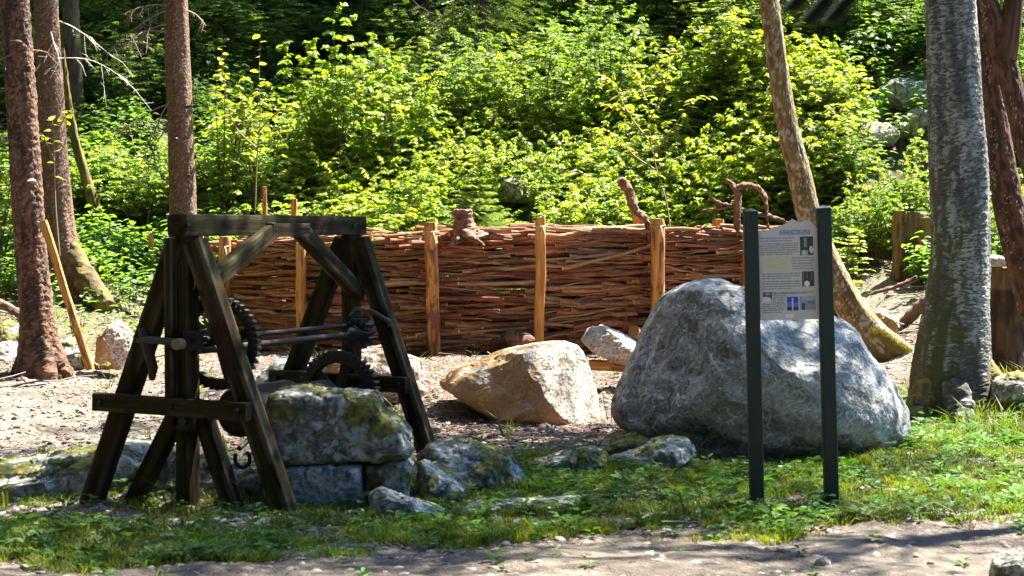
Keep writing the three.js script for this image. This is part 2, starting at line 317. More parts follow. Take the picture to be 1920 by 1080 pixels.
rock('rock', 'white sunlit rock low at the left edge under mossy rock', { kind: 'pale', D: 20.9, half: 0.3, res: 32, seed: 27, poly: [[-40, 700], [-20, 652], [16, 638], [44, 650], [50, 690], [30, 712]] });
// the granite blocks under the winch
const BL = 'stacked granite blocks beside the winch';
rock('granite_block', 'topmost granite block, big and mossy, lying on smaller blocks', { D: 11.85, half: 0.3, e: 0.24, res: 80, seed: 31, amp: 0.022, fine: 0.012, facets: 0, smooth: 2, moss: 0.22, group: BL,
  poly: [[502, 838], [506, 775], [516, 737], [560, 731], [640, 733], [705, 738], [722, 770], [748, 790], [768, 812], [772, 848], [720, 858], [640, 860], [540, 863], [510, 860]] });
rock('granite_block', 'wide squared granite block bottom centre behind the winch foot', { D: 11.8, half: 0.3, e: 0.24, res: 60, seed: 33, amp: 0.02, facets: 0, smooth: 2, moss: 0.1, group: BL, poly: [[528, 962], [530, 880], [548, 869], [620, 862], [680, 866], [684, 905], [681, 962]] });
rock('granite_block', 'small rounded granite block left of the wide one, behind winch foot', { D: 11.95, half: 0.24, e: 0.36, res: 44, seed: 35, amp: 0.025, facets: 1, moss: 0.16, group: BL, poly: [[452, 956], [454, 900], [466, 882], [505, 876], [530, 890], [534, 956]] });
rock('granite_block', 'narrow granite block with slanted right side under the top block', { D: 11.9, half: 0.26, e: 0.28, res: 48, seed: 37, amp: 0.025, facets: 1, smooth: 2, moss: 0.12, group: BL, poly: [[687, 936], [689, 866], [720, 858], [764, 854], [777, 868], [768, 900], [772, 938]] });
rock('rock', 'dark angular mossy rock wedged beside the narrow granite block', { D: 12.0, half: 0.3, e: 0.6, res: 40, seed: 39, moss: 0.1, facets: 7, cut: 0.76, poly: [[776, 942], [780, 866], [800, 858], [850, 893], [882, 920], [880, 944]] });
rock('rock', 'broad grey rock with thick moss patches right of the granite blocks', { D: 12.5, half: 0.45, e: 0.6, res: 60, seed: 41, moss: 0.22, facets: 7, cut: 0.8, poly: [[774, 850], [800, 833], [850, 831], [915, 841], [955, 862], [980, 895], [996, 925], [960, 936], [890, 930], [840, 900], [790, 872]] });
rock('slab', 'long mossy granite slab lying left behind the winch legs', { D: 12.5, half: 0.5, e: 0.55, res: 70, seed: 43, moss: 0.17, facets: 6, cut: 0.8, amp: 0.035, category: 'stone slab', poly: [[-60, 945], [-50, 885], [40, 868], [110, 850], [165, 836], [240, 826], [290, 834], [300, 890], [280, 930], [160, 944], [60, 950]] });
rock('rock', 'mossy standing stone between the winch strut and post', { D: 12.3, half: 0.16, e: 0.5, res: 30, seed: 45, moss: 0.12, poly: [[291, 934], [292, 850], [312, 842], [340, 850], [346, 934]] });
rock('rock', 'dark mossy rock behind the right strut under the winch', { D: 12.5, half: 0.25, e: 0.6, res: 34, seed: 47, moss: 0.2, poly: [[345, 944], [350, 868], [390, 852], [440, 862], [470, 880], [466, 946]] });
rock('rock', 'grey rounded rock with white flecks in front of the mossy brown hump', { kind: 'granite', D: 13.1, half: 0.2, e: 0.7, res: 40, seed: 49, moss: 0.02, facets: 5, poly: [[1058, 898], [1066, 862], [1085, 843], [1112, 836], [1135, 848], [1144, 880], [1138, 900]] });
rock('rock', 'brown mossy hump of rock sunk in grass left of grey rock', { kind: 'granite', D: 13.2, half: 0.28, e: 0.7, res: 40, seed: 51, moss: 0.3, poly: [[980, 893], [1005, 868], [1040, 858], [1075, 846], [1082, 896]] });
rock('slab', 'tilted grey slab with moss at the left foot of the boulder', { D: 13.35, half: 0.35, e: 0.6, res: 46, seed: 53, moss: 0.07, facets: 7, cut: 0.78, category: 'stone slab', poly: [[1140, 876], [1150, 855], [1200, 838], [1265, 824], [1298, 830], [1304, 856], [1230, 890], [1205, 894]] });
rock('rock', 'low moss-covered rock behind tilted slab at the boulder foot', { D: 14.2, half: 0.3, res: 34, seed: 55, moss: 0.38, poly: [[1110, 850], [1140, 824], [1190, 814], [1225, 826], [1230, 850]] });
rock('slab', 'flat pale-grey slab with broken brown edge in front of granite blocks', { kind: 'granite', D: 11.25, half: 0.16, e: 0.5, res: 40, seed: 57, facets: 6, cut: 0.8, category: 'stone slab', poly: [[692, 978], [690, 928], [712, 916], [742, 924], [790, 940], [830, 955], [840, 974]] });
rock('slab', 'long flat stone with two moss pads sunk in the grass', { D: 11.35, half: 0.2, e: 0.5, res: 44, seed: 59, moss: 0.12, category: 'stone slab', poly: [[850, 972], [860, 952], [920, 944], [1000, 938], [1060, 928], [1092, 932], [1085, 948], [1000, 962], [900, 974]] });
rock('rock', 'dark out-of-focus stone in the bottom right corner', { kind: 'granite', D: 8.75, half: 0.14, e: 0.7, res: 26, seed: 61, poly: [[1856, 1110], [1862, 1052], [1885, 1036], [1925, 1030], [1965, 1050], [1970, 1110]] });
rock('stone', 'dark fist-sized stone lying on the footpath right of centre', { D: 9.45, half: 0.05, res: 16, seed: 63, poly: [[1529, 1074], [1530, 1050], [1545, 1042], [1557, 1052], [1558, 1074]], category: 'stone' });
rock('stone', 'rust-brown stone at the foot of the ochre rock', { kind: 'tan', D: 15.7, half: 0.07, res: 18, seed: 65, poly: [[1004, 812], [1010, 798], [1024, 793], [1040, 802], [1042, 812]], category: 'stone' });
rock('stone', 'flat cream stone near the winch right foot, on sunlit dirt', { kind: 'pale', D: 15.2, half: 0.1, res: 18, seed: 67, poly: [[764, 812], [775, 800], [806, 794], [830, 800], [826, 812]], category: 'stone' });
rock('stone', 'flat whitish stone in grass below the winch front foot', { kind: 'pale', D: 10.35, half: 0.06, e: 0.6, res: 18, seed: 69, poly: [[290, 1014], [300, 1002], [325, 1000], [352, 1008], [356, 1018], [310, 1020]], category: 'stone' });
rock('stone', 'thin pale flat stone in grass right of the winch foot', { kind: 'pale', D: 10.5, half: 0.05, e: 0.6, res: 18, seed: 71, poly: [[602, 1007], [612, 1001], [640, 999], [656, 1003], [652, 1009]], category: 'stone' });
rock('stone', 'reddish stone on the path edge below the long flat stone', { kind: 'tan', D: 9.75, half: 0.04, res: 16, seed: 73, poly: [[716, 1056], [726, 1046], [760, 1043], [772, 1049], [768, 1058]], category: 'stone' });
rock('stone', 'pale stone in lit grass right of the sign', { kind: 'pale', D: 11.7, half: 0.05, res: 16, seed: 75, poly: [[1770, 952], [1776, 942], [1790, 940], [1797, 950], [1794, 956]], category: 'stone' });
rock('stone', 'blocky tan rock on dirt just behind the winch crossbar end', { kind: 'pale', D: 17.4, half: 0.12, res: 20, seed: 77, facets: 6, poly: [[765, 742], [770, 722], [784, 714], [802, 730], [798, 748]], category: 'stone' });
rock('rock', 'grey rock slab at the right edge beside the birch foot', { D: 16.6, half: 0.4, e: 0.6, res: 36, seed: 79, moss: 0.08, poly: [[1858, 752], [1870, 716], [1910, 700], [1960, 706], [1980, 750]] });
// up on the hillside
rock('hill_rock', 'big pale ledge of rock high on the slope left of the birch', { kind: 'granite', D: 30.6, half: 0.7, e: 0.55, res: 40, seed: 81, facets: 7, cut: 0.78, amp: 0.05, poly: [[1622, 200], [1640, 172], [1672, 152], [1705, 143], [1740, 150], [1750, 190], [1700, 214], [1640, 214]] });
rock('hill_rock', 'overhanging moss-draped rock on the slope beside the birch trunk', { kind: 'granite', D: 29.9, half: 0.6, e: 0.6, res: 40, seed: 83, moss: 0.22, poly: [[1686, 270], [1692, 215], [1715, 200], [1752, 208], [1770, 240], [1765, 280], [1720, 284]] });
rock('hill_rock', 'white sunlit stone bank below the rock ledge on the slope', { kind: 'pale', D: 29.5, half: 0.5, res: 36, seed: 85, poly: [[1590, 250], [1620, 226], [1660, 232], [1690, 254], [1670, 276], [1610, 278]] });
rock('hill_rock', 'grey cleft rock in the bushes above the young spruce', { kind: 'granite', D: 29.5, half: 0.35, res: 34, seed: 87, facets: 7, cut: 0.76, moss: 0.3, poly: [[936, 380], [940, 344], [955, 328], [972, 330], [990, 350], [994, 380]] });
rock('rock', 'angular pale rock on the root-laced bank left of the birch', { kind: 'tan', D: 22.6, half: 0.35, res: 36, seed: 89, facets: 6, cut: 0.78, poly: [[1608, 636], [1620, 600], [1645, 584], [1676, 590], [1692, 612], [1672, 640]] });
rock('rock', 'flat pale rock on top of the rotten stump behind the birch', { kind: 'pale', D: 19.4, half: 0.18, res: 24, seed: 91, poly: [[1842, 500], [1848, 480], [1866, 477], [1884, 484], [1890, 500]] });

// ------------------------------------------------------------------ trees: trunks
const BARK = {
  spruce(a, h, s) { // scaly red-brown bark with grey lichen
    const x = Math.cos(a) * 0.9, z = Math.sin(a) * 0.9, plate = fbm(x * 3.4 + s, h * 12, z * 3.4, 4), big = fbm(x * 1.1, h * 1.3, z * 1.1 + s, 3);
    let c = mixc([0.075, 0.033, 0.016], [0.19, 0.098, 0.052], sstep(-0.3, 0.3, plate));
    c = mixc(c, [0.03, 0.018, 0.015], sstep(0.05, 0.2, big) * 0.8);
    c = mixc(c, [0.27, 0.215, 0.17], sstep(0.28, 0.42, fbm(x * 7, h * 30, z * 7 + s, 3)) * 0.5);
    return [c, plate];
  },
  smoothspruce(a, h, s) {
    const x = Math.cos(a) * 0.9, z = Math.sin(a) * 0.9, plate = fbm(x * 4.5 + s, h * 22, z * 4.5, 4), big = fbm(x * 1.3, h * 0.8, z * 1.3 + s, 3);
    let c = mixc([0.11, 0.052, 0.026], [0.20, 0.108, 0.06], sstep(-0.3, 0.3, plate));
    c = mixc(c, [0.14, 0.10, 0.06], sstep(-0.1, 0.35, big) * 0.5);
    if (n3(x * 7, h * 40, z * 7 + s) > 0.72) c = [0.32, 0.27, 0.23];
    return [c, plate * 0.7];
  },
  birch(a, h, s) { // silver bark in horizontal flakes, black lenticels, moss and black cracks near the ground
    const x = Math.cos(a), z = Math.sin(a), band = fbm(x * 1.6 + s, h * 15, z * 1.6, 4), fl = fbm(x * 2.6, h * 42, z * 2.6 + s, 4), big = fbm(x * 1.6, h * 1.2, z * 1.6, 3);
    let c = mixc([0.075, 0.085, 0.08], [0.31, 0.33, 0.30], sstep(-0.35, 0.5, band + big * 1.1 + fl * 0.5 + 0.35 * n3(x * 9, h * 40, z * 9)));
    c = mixc(c, [0.028, 0.03, 0.03], sstep(0.1, 0.22, fl - 0.02 + band * 0.35) * 0.9);
    const low = 1.45 - h;
    c = mixc(c, [0.065, 0.045, 0.028], sstep(0.1, 0.4, fbm(x * 3, h * 2, z * 3 + 8, 4) + low * 0.62 - 0.45) * 0.85);
    c = mixc(c, [0.07, 0.075, 0.015], sstep(0.05, 0.3, fbm(x * 3, h * 3, z * 3 + 18, 4) + low * 0.3 - x * 0.42 - 0.25) * 0.9);
    return [c, fl * 0.5 + band * 0.5 + sstep(0.2, -0.6, h) * fbm(x * 5, h * 1.5, z * 5, 3)];
  },
  lichen(a, h, s) { // brown bark spotted with cream lichen
    const x = Math.cos(a) * 0.8, z = Math.sin(a) * 0.8, b = fbm(x * 5 + s, h * 3, z * 5, 4), sp = fbm(x * 1.5, h * 8.5, z * 1.5 + s, 3), sp2 = n3(x * 4 + s, h * 22, z * 4);
    let c = mixc([0.115, 0.07, 0.024], [0.24, 0.155, 0.06], sstep(-0.3, 0.3, b));
    c = mixc(c, [0.21, 0.19, 0.06], sstep(0.0, 0.35, fbm(x * 2.2, h * 1.4, z * 2.2 + s + 5, 3)) * 0.6);
    c = mixc(c, [0.44, 0.39, 0.28], Math.max(sstep(0.22, 0.32, sp), sstep(0.58, 0.68, sp2)) * 0.85);
    return [c, b * 0.6 + sp * 0.3];
  },
  red(a, h, s) { // dark red-brown bark, black cankers, pale spots
    const x = Math.cos(a) * 0.8, z = Math.sin(a) * 0.8, b = fbm(x * 2.4 + s, h * 6, z * 2.4, 4), sp2 = n3(x * 5.5 + s, h * 26, z * 5.5);
    let c = mixc([0.045, 0.02, 0.013], [0.135, 0.06, 0.034], sstep(-0.3, 0.3, b));
    c = mixc(c, [0.022, 0.018, 0.016], sstep(0.12, 0.35, fbm(x * 2, h * 1.7, z * 2 + s + 9, 3)) * 0.8);
    c = mixc(c, [0.44, 0.38, 0.3], sstep(0.66, 0.8, sp2 * 0.8 + 0.4 * n3(x * 1.5, h * 1.5, z + s)) * 0.85);
    return [c, b];
  },
  mossy(a, h, s) {
    const x = Math.cos(a), z = Math.sin(a), b = fbm(x * 4 + s, h * 4, z * 4, 4);
    return [mixc([0.09, 0.06, 0.03], [0.22, 0.18, 0.025], sstep(-0.15, 0.25, b)), b];
  },
  dark(a, h, s) {
    const x = Math.cos(a), z = Math.sin(a), b = fbm(x * 5 + s, h * 4, z * 5, 4), m = fbm(x * 1.5, h * 1.2, z * 1.5 + s, 3);
    return [mixc(mixc([0.055, 0.036, 0.027], [0.14, 0.09, 0.065], sstep(-0.3, 0.3, b)), [0.12, 0.11, 0.02], sstep(0.12, 0.35, m + 0.3 * x) * 0.7), b];
  },
};
// spine: [px, py, width in px] from the foot upwards, read at depth D; then [metres above the last point, width in m] to the top
function trunk(parent, { spine, D, kind, seed = 1, flare = 0, flareH = 0.5, lobes = 5, top = [], rough = 0.012, seg = 56, step = 0.03, dz = 0, origin, sink = 0.25, far = false, roots = 0 }) {
  const ctrl = spine.map(([x, y, w], i) => { const d = D + dz * i / spine.length; return [at(x, y, d), w / FPX * d / 2]; });
  const first = ctrl[0]; ctrl.unshift([V(first[0].x - (ctrl[1][0].x - first[0].x) * 0.3, first[0].y - sink, first[0].z), first[1] * 1.08]);
  let last = ctrl.at(-1), prev = ctrl.at(-2); const dir = last[0].clone().sub(prev[0]).normalize().lerp(V(0, 1, 0), 0.4).normalize();
  const visTop = last[0].y;
  for (const [up, w] of top) ctrl.push([last[0].clone().addScaledVector(dir, up), w / 2]);
  const curve = new THREE.CatmullRomCurve3(ctrl.map((c) => c[0]), false, 'centripetal'), total = curve.getLength(), pts = [];
  const nC = ctrl.length - 1; let t = 0;
  while (t < 1) { const p = curve.getPoint(t); pts.push([p, t]); const st = p.y > visTop + 0.4 ? 0.5 : step; t += st / total * 1.0; }
  pts.push([curve.getPoint(1), 1]);
  const b = new Buf(), T = new THREE.Vector3(), A = new THREE.Vector3(), B = new THREE.Vector3(), foot = first[0].y;
  pts.forEach(([p, tt]) => {
    curve.getTangent(tt, T).normalize(); B.set(0, 0, 1); A.crossVectors(B, T).normalize().negate(); B.crossVectors(T, A).normalize().negate();
    const f = tt * nC, i = Math.min(nC - 1, Math.floor(f)), r0 = lerp(ctrl[i][1], ctrl[i + 1][1], f - i), h = p.y - foot;
    for (let k = 0; k <= seg; k++) {
      const a = k / seg * Math.PI * 2, [c, rel] = BARK[kind](a, h, seed), fl = flare * Math.exp(-Math.max(0, h) / flareH) * (0.45 + 0.55 * Math.pow(Math.abs(Math.cos(a * lobes / 2 + seed)), 1.5));
      const r = r0 * (1 + fl + 0.05 * n3(Math.cos(a) * 1.3, h * 0.9, Math.sin(a) * 1.3 + seed)) + rough * rel;
      b.v(p.x + (A.x * Math.cos(a) + B.x * Math.sin(a)) * r - origin.x, p.y + (A.y * Math.cos(a) + B.y * Math.sin(a)) * r - origin.y, p.z + (A.z * Math.cos(a) + B.z * Math.sin(a)) * r - origin.z, c, k / seg * 3, h / 0.5);
    }
  });
  for (let i = 0; i < pts.length - 1; i++) for (let k = 0; k < seg; k++) { const q = i * (seg + 1) + k, w = q + seg + 1; b.i.push(q, q + 1, w, q + 1, w + 1, w); }
  const m = mesh('trunk', b.build({ uv: true }), far ? M.farBark : M.bark, parent);
  return { mesh: m, curve, ctrl, tip: ctrl.at(-1)[0].clone().sub(origin) };
}
// crowns: leafy branches in clumps through a volume, above the frame
function leafCrown(parent, { centre, rx, ry, rz, clumps, per, L = 0.085, W = 0.065, seed = 1, colour = [[0.08, 0.16, 0.015], [0.18, 0.27, 0.025]], from }) {
  const R = rng(seed), b = new Buf(), tw = new Buf(), o = new THREE.Vector3(), d = new THREE.Vector3(), up = new THREE.Vector3();
  for (let k = 0; k < clumps; k++) {
    const u = R() * 2 - 1, a = R() * 6.283, rr = Math.cbrt(0.15 + 0.85 * R()), q = Math.sqrt(1 - u * u), c = V(centre.x + rx * rr * q * Math.cos(a), centre.y + ry * rr * u, centre.z + rz * rr * q * Math.sin(a)), cr = 0.35 + R() * 0.5;
    const j = V(lerp(from.x, c.x, 0.25), Math.max(from.y, lerp(from.y, c.y, 0.55)), lerp(from.z, c.z, 0.25));
    tw.tube([V(from.x, Math.min(j.y, c.y - 0.3), from.z), j, c], [0.032, 0.018, 0.007], 5, [0.1, 0.07, 0.05], false);
    for (let i = 0; i < per; i++) {
      const t = R() * 2 - 1, e = R() * 6.283, s = cr * Math.cbrt(R()), w = Math.sqrt(1 - t * t);
      o.set(c.x + s * w * Math.cos(e) * 1.25, c.y + s * t * 0.6, c.z + s * w * Math.sin(e) * 1.25);
      d.set(R() - 0.5, R() * 0.5 - 0.45, R() - 0.5).normalize(); up.set(R() - 0.5, 0.9, R() - 0.5).normalize();
      b.leaf(o, d, up, L * (0.7 + R() * 0.6), W * (0.8 + R() * 0.4), mixc(colour[0], colour[1], R()));
    }
  }
  mesh('branches', tw.build(), M.twig, parent); mesh('crown', b.build({ smooth: false }), M.leaf, parent);
}
// a spruce crown: whorls of drooping boughs with needle sprays
function spruceGeo({ h, r, whorls, per, seed, fine = 1, colour = [[0.02, 0.045, 0.012], [0.045, 0.085, 0.02]], droop = 0.35 }) {
  const R = rng(seed), b = new Buf(), w = new Buf(), o = new THREE.Vector3(), d = new THREE.Vector3(), side = new THREE.Vector3(), q = new THREE.Vector3();
  for (let k = 0; k < whorls; k++) {
    const f = k / whorls, y = h * (f * 0.97), len0 = r * Math.pow(1 - f, 0.85) * (0.85 + R() * 0.3) + 0.04 * r;
    for (let j = 0; j < per; j++) {
      const a = (j + R() * 0.7) / per * 6.283 + k * 0.9, len = len0 * (0.75 + R() * 0.4), ca = Math.cos(a), sa = Math.sin(a), n = 7, P = [];
      for (let i = 0; i <= n; i++) { const t = i / n; P.push(V(ca * len * t, y + len * (-droop * Math.sin(t * 2.2) + 0.32 * t * t * droop / 0.35), sa * len * t)); }
      w.tube(P, P.map((_, i) => 0.012 * (1.15 - i / n) * Math.max(0.4, r * 0.8)), 3, [0.07, 0.045, 0.03], false);
      const c0 = mixc(colour[0], colour[1], R());
      for (let i = 1; i <= n; i++) for (const s of [-1, 1]) { // side twigs, needles as short blades along them
        const t = i / n, tl = len * 0.36 * (1 - t * 0.75) + 0.04 * r, from = P[i], tip = V(-sa * s * 0.8 + ca * 0.6, -0.25 - R() * 0.25, ca * s * 0.8 + sa * 0.6).normalize(), m = Math.max(4, Math.round(tl / (0.055 / fine)));
        for (let g = 0; g < m; g++) {
          const tt = (g + 0.5) / m; o.copy(from).addScaledVector(tip, tl * tt); const L = (0.085 / fine) * (1.1 - tt * 0.4), cc = mixc(c0, colour[1], tt * 0.7);
          for (const z of [-1, 1]) { side.set(-tip.z, 0.15 + R() * 0.5, tip.x).normalize().multiplyScalar(z); d.copy(tip).multiplyScalar(0.75).addScaledVector(side, 0.75).normalize(); q.crossVectors(d, side).normalize(); if (q.lengthSq() < 0.5) q.set(0, 1, 0); q.lerp(tip, 0.5).normalize(); b.blade(o, d, q, L, 0.022 / fine, cc); }
        }
      }
    }
  }
  w.tube([V(0, 0, 0), V(0, h * 0.5, 0), V(0, h, 0)], [0.03 * r + 0.01 * h, 0.02 * r + 0.006 * h, 0.004], 6, [0.1, 0.065, 0.045], false);
  return [b.build({ smooth: false }), w.build()];
}
// thin dead boughs on the spruce trunks
function deadBranch(parent, from, dir, len, seed, col = [0.2, 0.15, 0.11], r = 0.012, twigs = 9) {
  const R = rng(seed), b = new Buf(), p = from.clone(), d = dir.clone().normalize(), P = [], n = 9;
  for (let i = 0; i <= n; i++) { P.push(p.clone()); d.add(V(R() * 0.3 - 0.15, -0.11 + R() * 0.08, R() * 0.3 - 0.15)).normalize(); p.addScaledVector(d, len / n); }
  b.tube(P, P.map((_, i) => r * (1 - i / (n + 1.5))), 4, col, false);
  for (let k = 0; k < twigs; k++) {
    const i = 2 + Math.floor(R() * (n - 2)), e = V(R() * 2 - 1, R() * 1.1 - 0.75, R() * 2 - 1).normalize().add(d).normalize(), l = len * (0.12 + R() * 0.3), a = P[i], m = a.clone().addScaledVector(e, l * 0.5).add(V(0, -l * 0.05, 0)), t = a.clone().addScaledVector(e, l).add(V(R() * 0.1 - 0.05, -l * 0.25, 0));
    b.tube([a, m, t], [r * 0.5, r * 0.38, r * 0.2], 3, col, false);
    if (R() < 0.8) for (let z = 0; z < 3; z++) { const u = a.clone().lerp(t, 0.35 + R() * 0.5), v = u.clone().add(V(R() - 0.5, R() * 0.6 - 0.4, R() - 0.5).multiplyScalar(l * 0.7)); b.tube([u, v], [r * 0.3, r * 0.15], 3, col, false); }
  }
  return mesh('dead_branch', b.build(), M.twig, parent);
}
const tall = spruceGeo({ h: 14, r: 2.6, whorls: 26, per: 7, seed: 5, fine: 0.45, colour: [[0.02, 0.04, 0.012], [0.045, 0.08, 0.02]] });
function spruceCrown(parent, pos, s, turn = 0, sy = s) { for (const [n, g, m] of [['crown', tall[0], M.needle], ['boughs', tall[1], M.twig]]) { const c = mesh(n, g, m, parent); c.position.copy(pos); c.scale.set(s, sy, s); c.rotation.y = turn; } }
function tree(name, label, category, o) { const foot = at(o.spine[0][0], o.spine[0][1], o.D), t = thing(name, label, category, foot, 0, o.group); return { t, ...trunk(t, { ...o, origin: foot }), foot }; }

// left: the spruces
const A = tree('spruce_tree', 'nearest spruce at the left edge with thick scaly red-brown trunk', 'tree', { D: 20, kind: 'spruce', seed: 3, flare: 0.6, flareH: 0.24, lobes: 6, rough: 0.02, step: 0.022, spine: [[78, 694, 74], [70, 600, 63], [59, 480, 57], [47, 300, 57], [36, 120, 54], [25, -40, 51]], top: [[4, 0.28], [12, 0.12]] });
spruceCrown(A.t, V(-0.7, 5.6, 0), 0.9, 1, 1);
const B2 = tree('spruce_tree', 'second spruce from the left with smooth brown trunk and mossy root flare', 'tree', { D: 25, kind: 'smoothspruce', seed: 7, flare: 0.75, flareH: 0.35, lobes: 4, rough: 0.016, spine: [[134, 570, 60], [119, 480, 56], [108, 380, 54], [98, 230, 49], [90, 80, 46], [84, -40, 45]], top: [[4, 0.26], [12, 0.12]] });
spruceCrown(B2.t, V(-0.6, 6.2, 0), 0.95, 2, 1);
const C2 = tree('spruce_tree', 'slim grey spruce trunk third from left behind the smooth one', 'tree', { D: 32, kind: 'dark', seed: 11, far: true, seg: 30, step: 0.06, spine: [[150, 400, 38], [145, 300, 35], [138, 150, 33], [130, -40, 31]], top: [[5, 0.2], [12, 0.1]] });
spruceCrown(C2.t, V(-0.5, 7, 0), 0.9, 3, 1);
const D2 = tree('spruce_tree', 'straight reddish spruce trunk rising behind the winch top beam', 'tree', { D: 27.6, kind: 'smoothspruce', seed: 13, flare: 0.2, spine: [[346, 520, 54], [343, 400, 49], [339, 250, 47], [333, 120, 46], [328, -40, 44]], top: [[5, 0.26], [12, 0.12]] });
spruceCrown(D2.t, V(-0.3, 6.8, 0), 0.95, 4, 1);
for (const [px, py, dx, dy, dz, len, s] of [[312, 20, -1, -0.35, 0.5, 1.0, 1], [312, 45, -1, -0.2, 0.6, 0.8, 2], [313, 10, -0.8, 0.1, 0.7, 0.75, 3], [315, 195, -1, -0.4, 0.2, 1.1, 4], [316, 240, -0.9, -0.7, 0.3, 0.9, 5], [318, 190, -0.7, -0.9, 0.6, 1.0, 6], [350, 20, 0.8, -0.2, 0.7, 0.45, 7], [314, 60, -0.9, 0.1, 0.9, 0.8, 8]])
  deadBranch(D2.t, at(px, py, 27.45).sub(D2.foot), V(dx, dy, dz), len, 50 + s, [0.24, 0.16, 0.12], 0.011, px < 330 ? 12 : 5);
for (const [px, py, dx, dy, dz, len, s] of [[108, 110, 1, 0.1, 0.6, 1.3, 1], [75, 120, -0.2, -0.6, 0.8, 0.6, 2], [112, 40, 1, -0.3, 0.5, 1.0, 3], [95, 60, 0.4, -0.9, 0.8, 0.8, 4]])
  deadBranch(B2.t, at(px, py, 24.85).sub(B2.foot), V(dx, dy, dz), len, 70 + s, [0.4, 0.36, 0.31], 0.010, 6);
for (const [px, py, dx, dy, dz, len, s] of [[62, 95, 1, 0.05, 0.6, 0.35, 1], [30, 100, -0.8, -0.3, 0.8, 0.5, 2]])
  deadBranch(A.t, at(px, py, 19.9).sub(A.foot), V(dx, dy, dz), len, 90 + s, [0.16, 0.09, 0.06], 0.012, 3);
const L1 = tree('leaning_stem', 'thin mossy yellow-green stem leaning beside the slim grey trunk', 'tree', { D: 28, kind: 'mossy', seed: 15, far: true, seg: 22, step: 0.05, rough: 0.02, spine: [[180, 395, 22], [160, 330, 19], [140, 260, 15], [128, 190, 12], [116, 90, 8]] });
[
  ['dark leaning trunk with mossy right side just right of the reddish spruce', 36, 'dark', [[388, 160, 40], [380, 90, 34], [368, -30, 30]]],
  ['thin dark straight trunk in the shaded wood, between two thicker trunks', 39, 'dark', [[437, 170, 26], [434, 80, 21], [430, -30, 20]]],
  ['dark trunk with mossy edge at the right side of the shaded wood', 38, 'dark', [[494, 180, 34], [491, 90, 29], [489, -30, 27]]],
  ['trunk end showing at the top edge above the tall hazel', 42, 'dark', [[635, 120, 24], [634, 40, 22], [632, -30, 21]]],
  ['slim grey trunk at the top centre left of the hillside spruce', 37, 'smoothspruce', [[808, 170, 18], [804, 80, 16], [798, -30, 14]]],
].forEach(([label, D, kind, spine], i) => { const t = tree('forest_tree', label, 'tree', { D, kind, seed: 20 + i, far: true, seg: 24, step: 0.08, spine, sink: 2.2, top: [[6, 0.2], [12, 0.1]] }); spruceCrown(t.t, V(0, 7.2 - (i % 2) * 1.5, 0), 0.8 + (i % 3) * 0.1, i * 1.3, 1); });
// right: lichen tree, birch, red-barked twin
const E = tree('lichen_tree', 'slanting tree spotted with cream lichen, its curved foot beside the boulder', 'tree', { D: 21.2, kind: 'lichen', seed: 31, rough: 0.014, spine: [[1745, 720, 62], [1690, 672, 60], [1640, 632, 60], [1598, 580, 55], [1560, 510, 50], [1520, 415, 46], [1498, 320, 43], [1473, 220, 39], [1450, 60, 37], [1436, -40, 36]], top: [[2.5, 0.18], [6, 0.1]] });
leafCrown(E.t, { centre: V(-1.6, 9.4, 0.6), rx: 1.5, ry: 1.2, rz: 1.5, clumps: 16, per: 90, seed: 61, from: V(-2.0, 6.5, 0) });
{ const b = new Buf(); // the furrowed foot of the mossy trunk lies along the bank
  const pts = [[1640, 640], [1672, 662], [1705, 684]].map(([x, y]) => at(x, y - 20, 21.05).sub(E.foot)); const R = rng(9); const o = new THREE.Vector3();
  for (let k = 0; k < 2600; k++) { const t = R() * 2, i = Math.min(1, Math.floor(t)), p = pts[i].clone().lerp(pts[i + 1], t - i); o.set(p.x + (R() - 0.5) * 0.1, p.y + (R() - 0.5) * 0.08, p.z + 0.02 + R() * 0.05); b.blade(o, V(R() - 0.5, 1, R() - 0.3).normalize(), V(1, 0, R() - 0.5).normalize(), 0.018, 0.008, mixc([0.12, 0.12, 0.012], [0.28, 0.24, 0.03], R())); }
  const m = mesh('moss', b.build({ smooth: false }), M.needle, E.t); m.userData.kind = 'stuff'; }
const F = tree('birch_tree', 'stout silver birch with flaking grey bark right of the boulder', 'tree', { D: 17, kind: 'birch', seed: 35, flare: 0.42, flareH: 0.42, lobes: 5, rough: 0.010, seg: 120, step: 0.016, sink: 0.2, spine: [[1790, 782, 142], [1786, 700, 134], [1790, 600, 122], [1800, 480, 110], [1797, 300, 106], [1788, 120, 99], [1780, -40, 95]], top: [[3, 0.36], [6, 0.26], [11, 0.1]] });
const G2 = tree('forked_tree', 'red-brown forked trunk with pale spots behind the birch, right edge', 'tree', { D: 18.6, kind: 'red', seed: 37, flare: 0.3, seg: 64, step: 0.025, spine: [[1985, 705, 70], [1958, 620, 66], [1938, 560, 64], [1908, 450, 60], [1891, 380, 56], [1876, 290, 48], [1864, 200, 42], [1852, 90, 36], [1840, -40, 34]], top: [[3, 0.16], [7, 0.08]] });
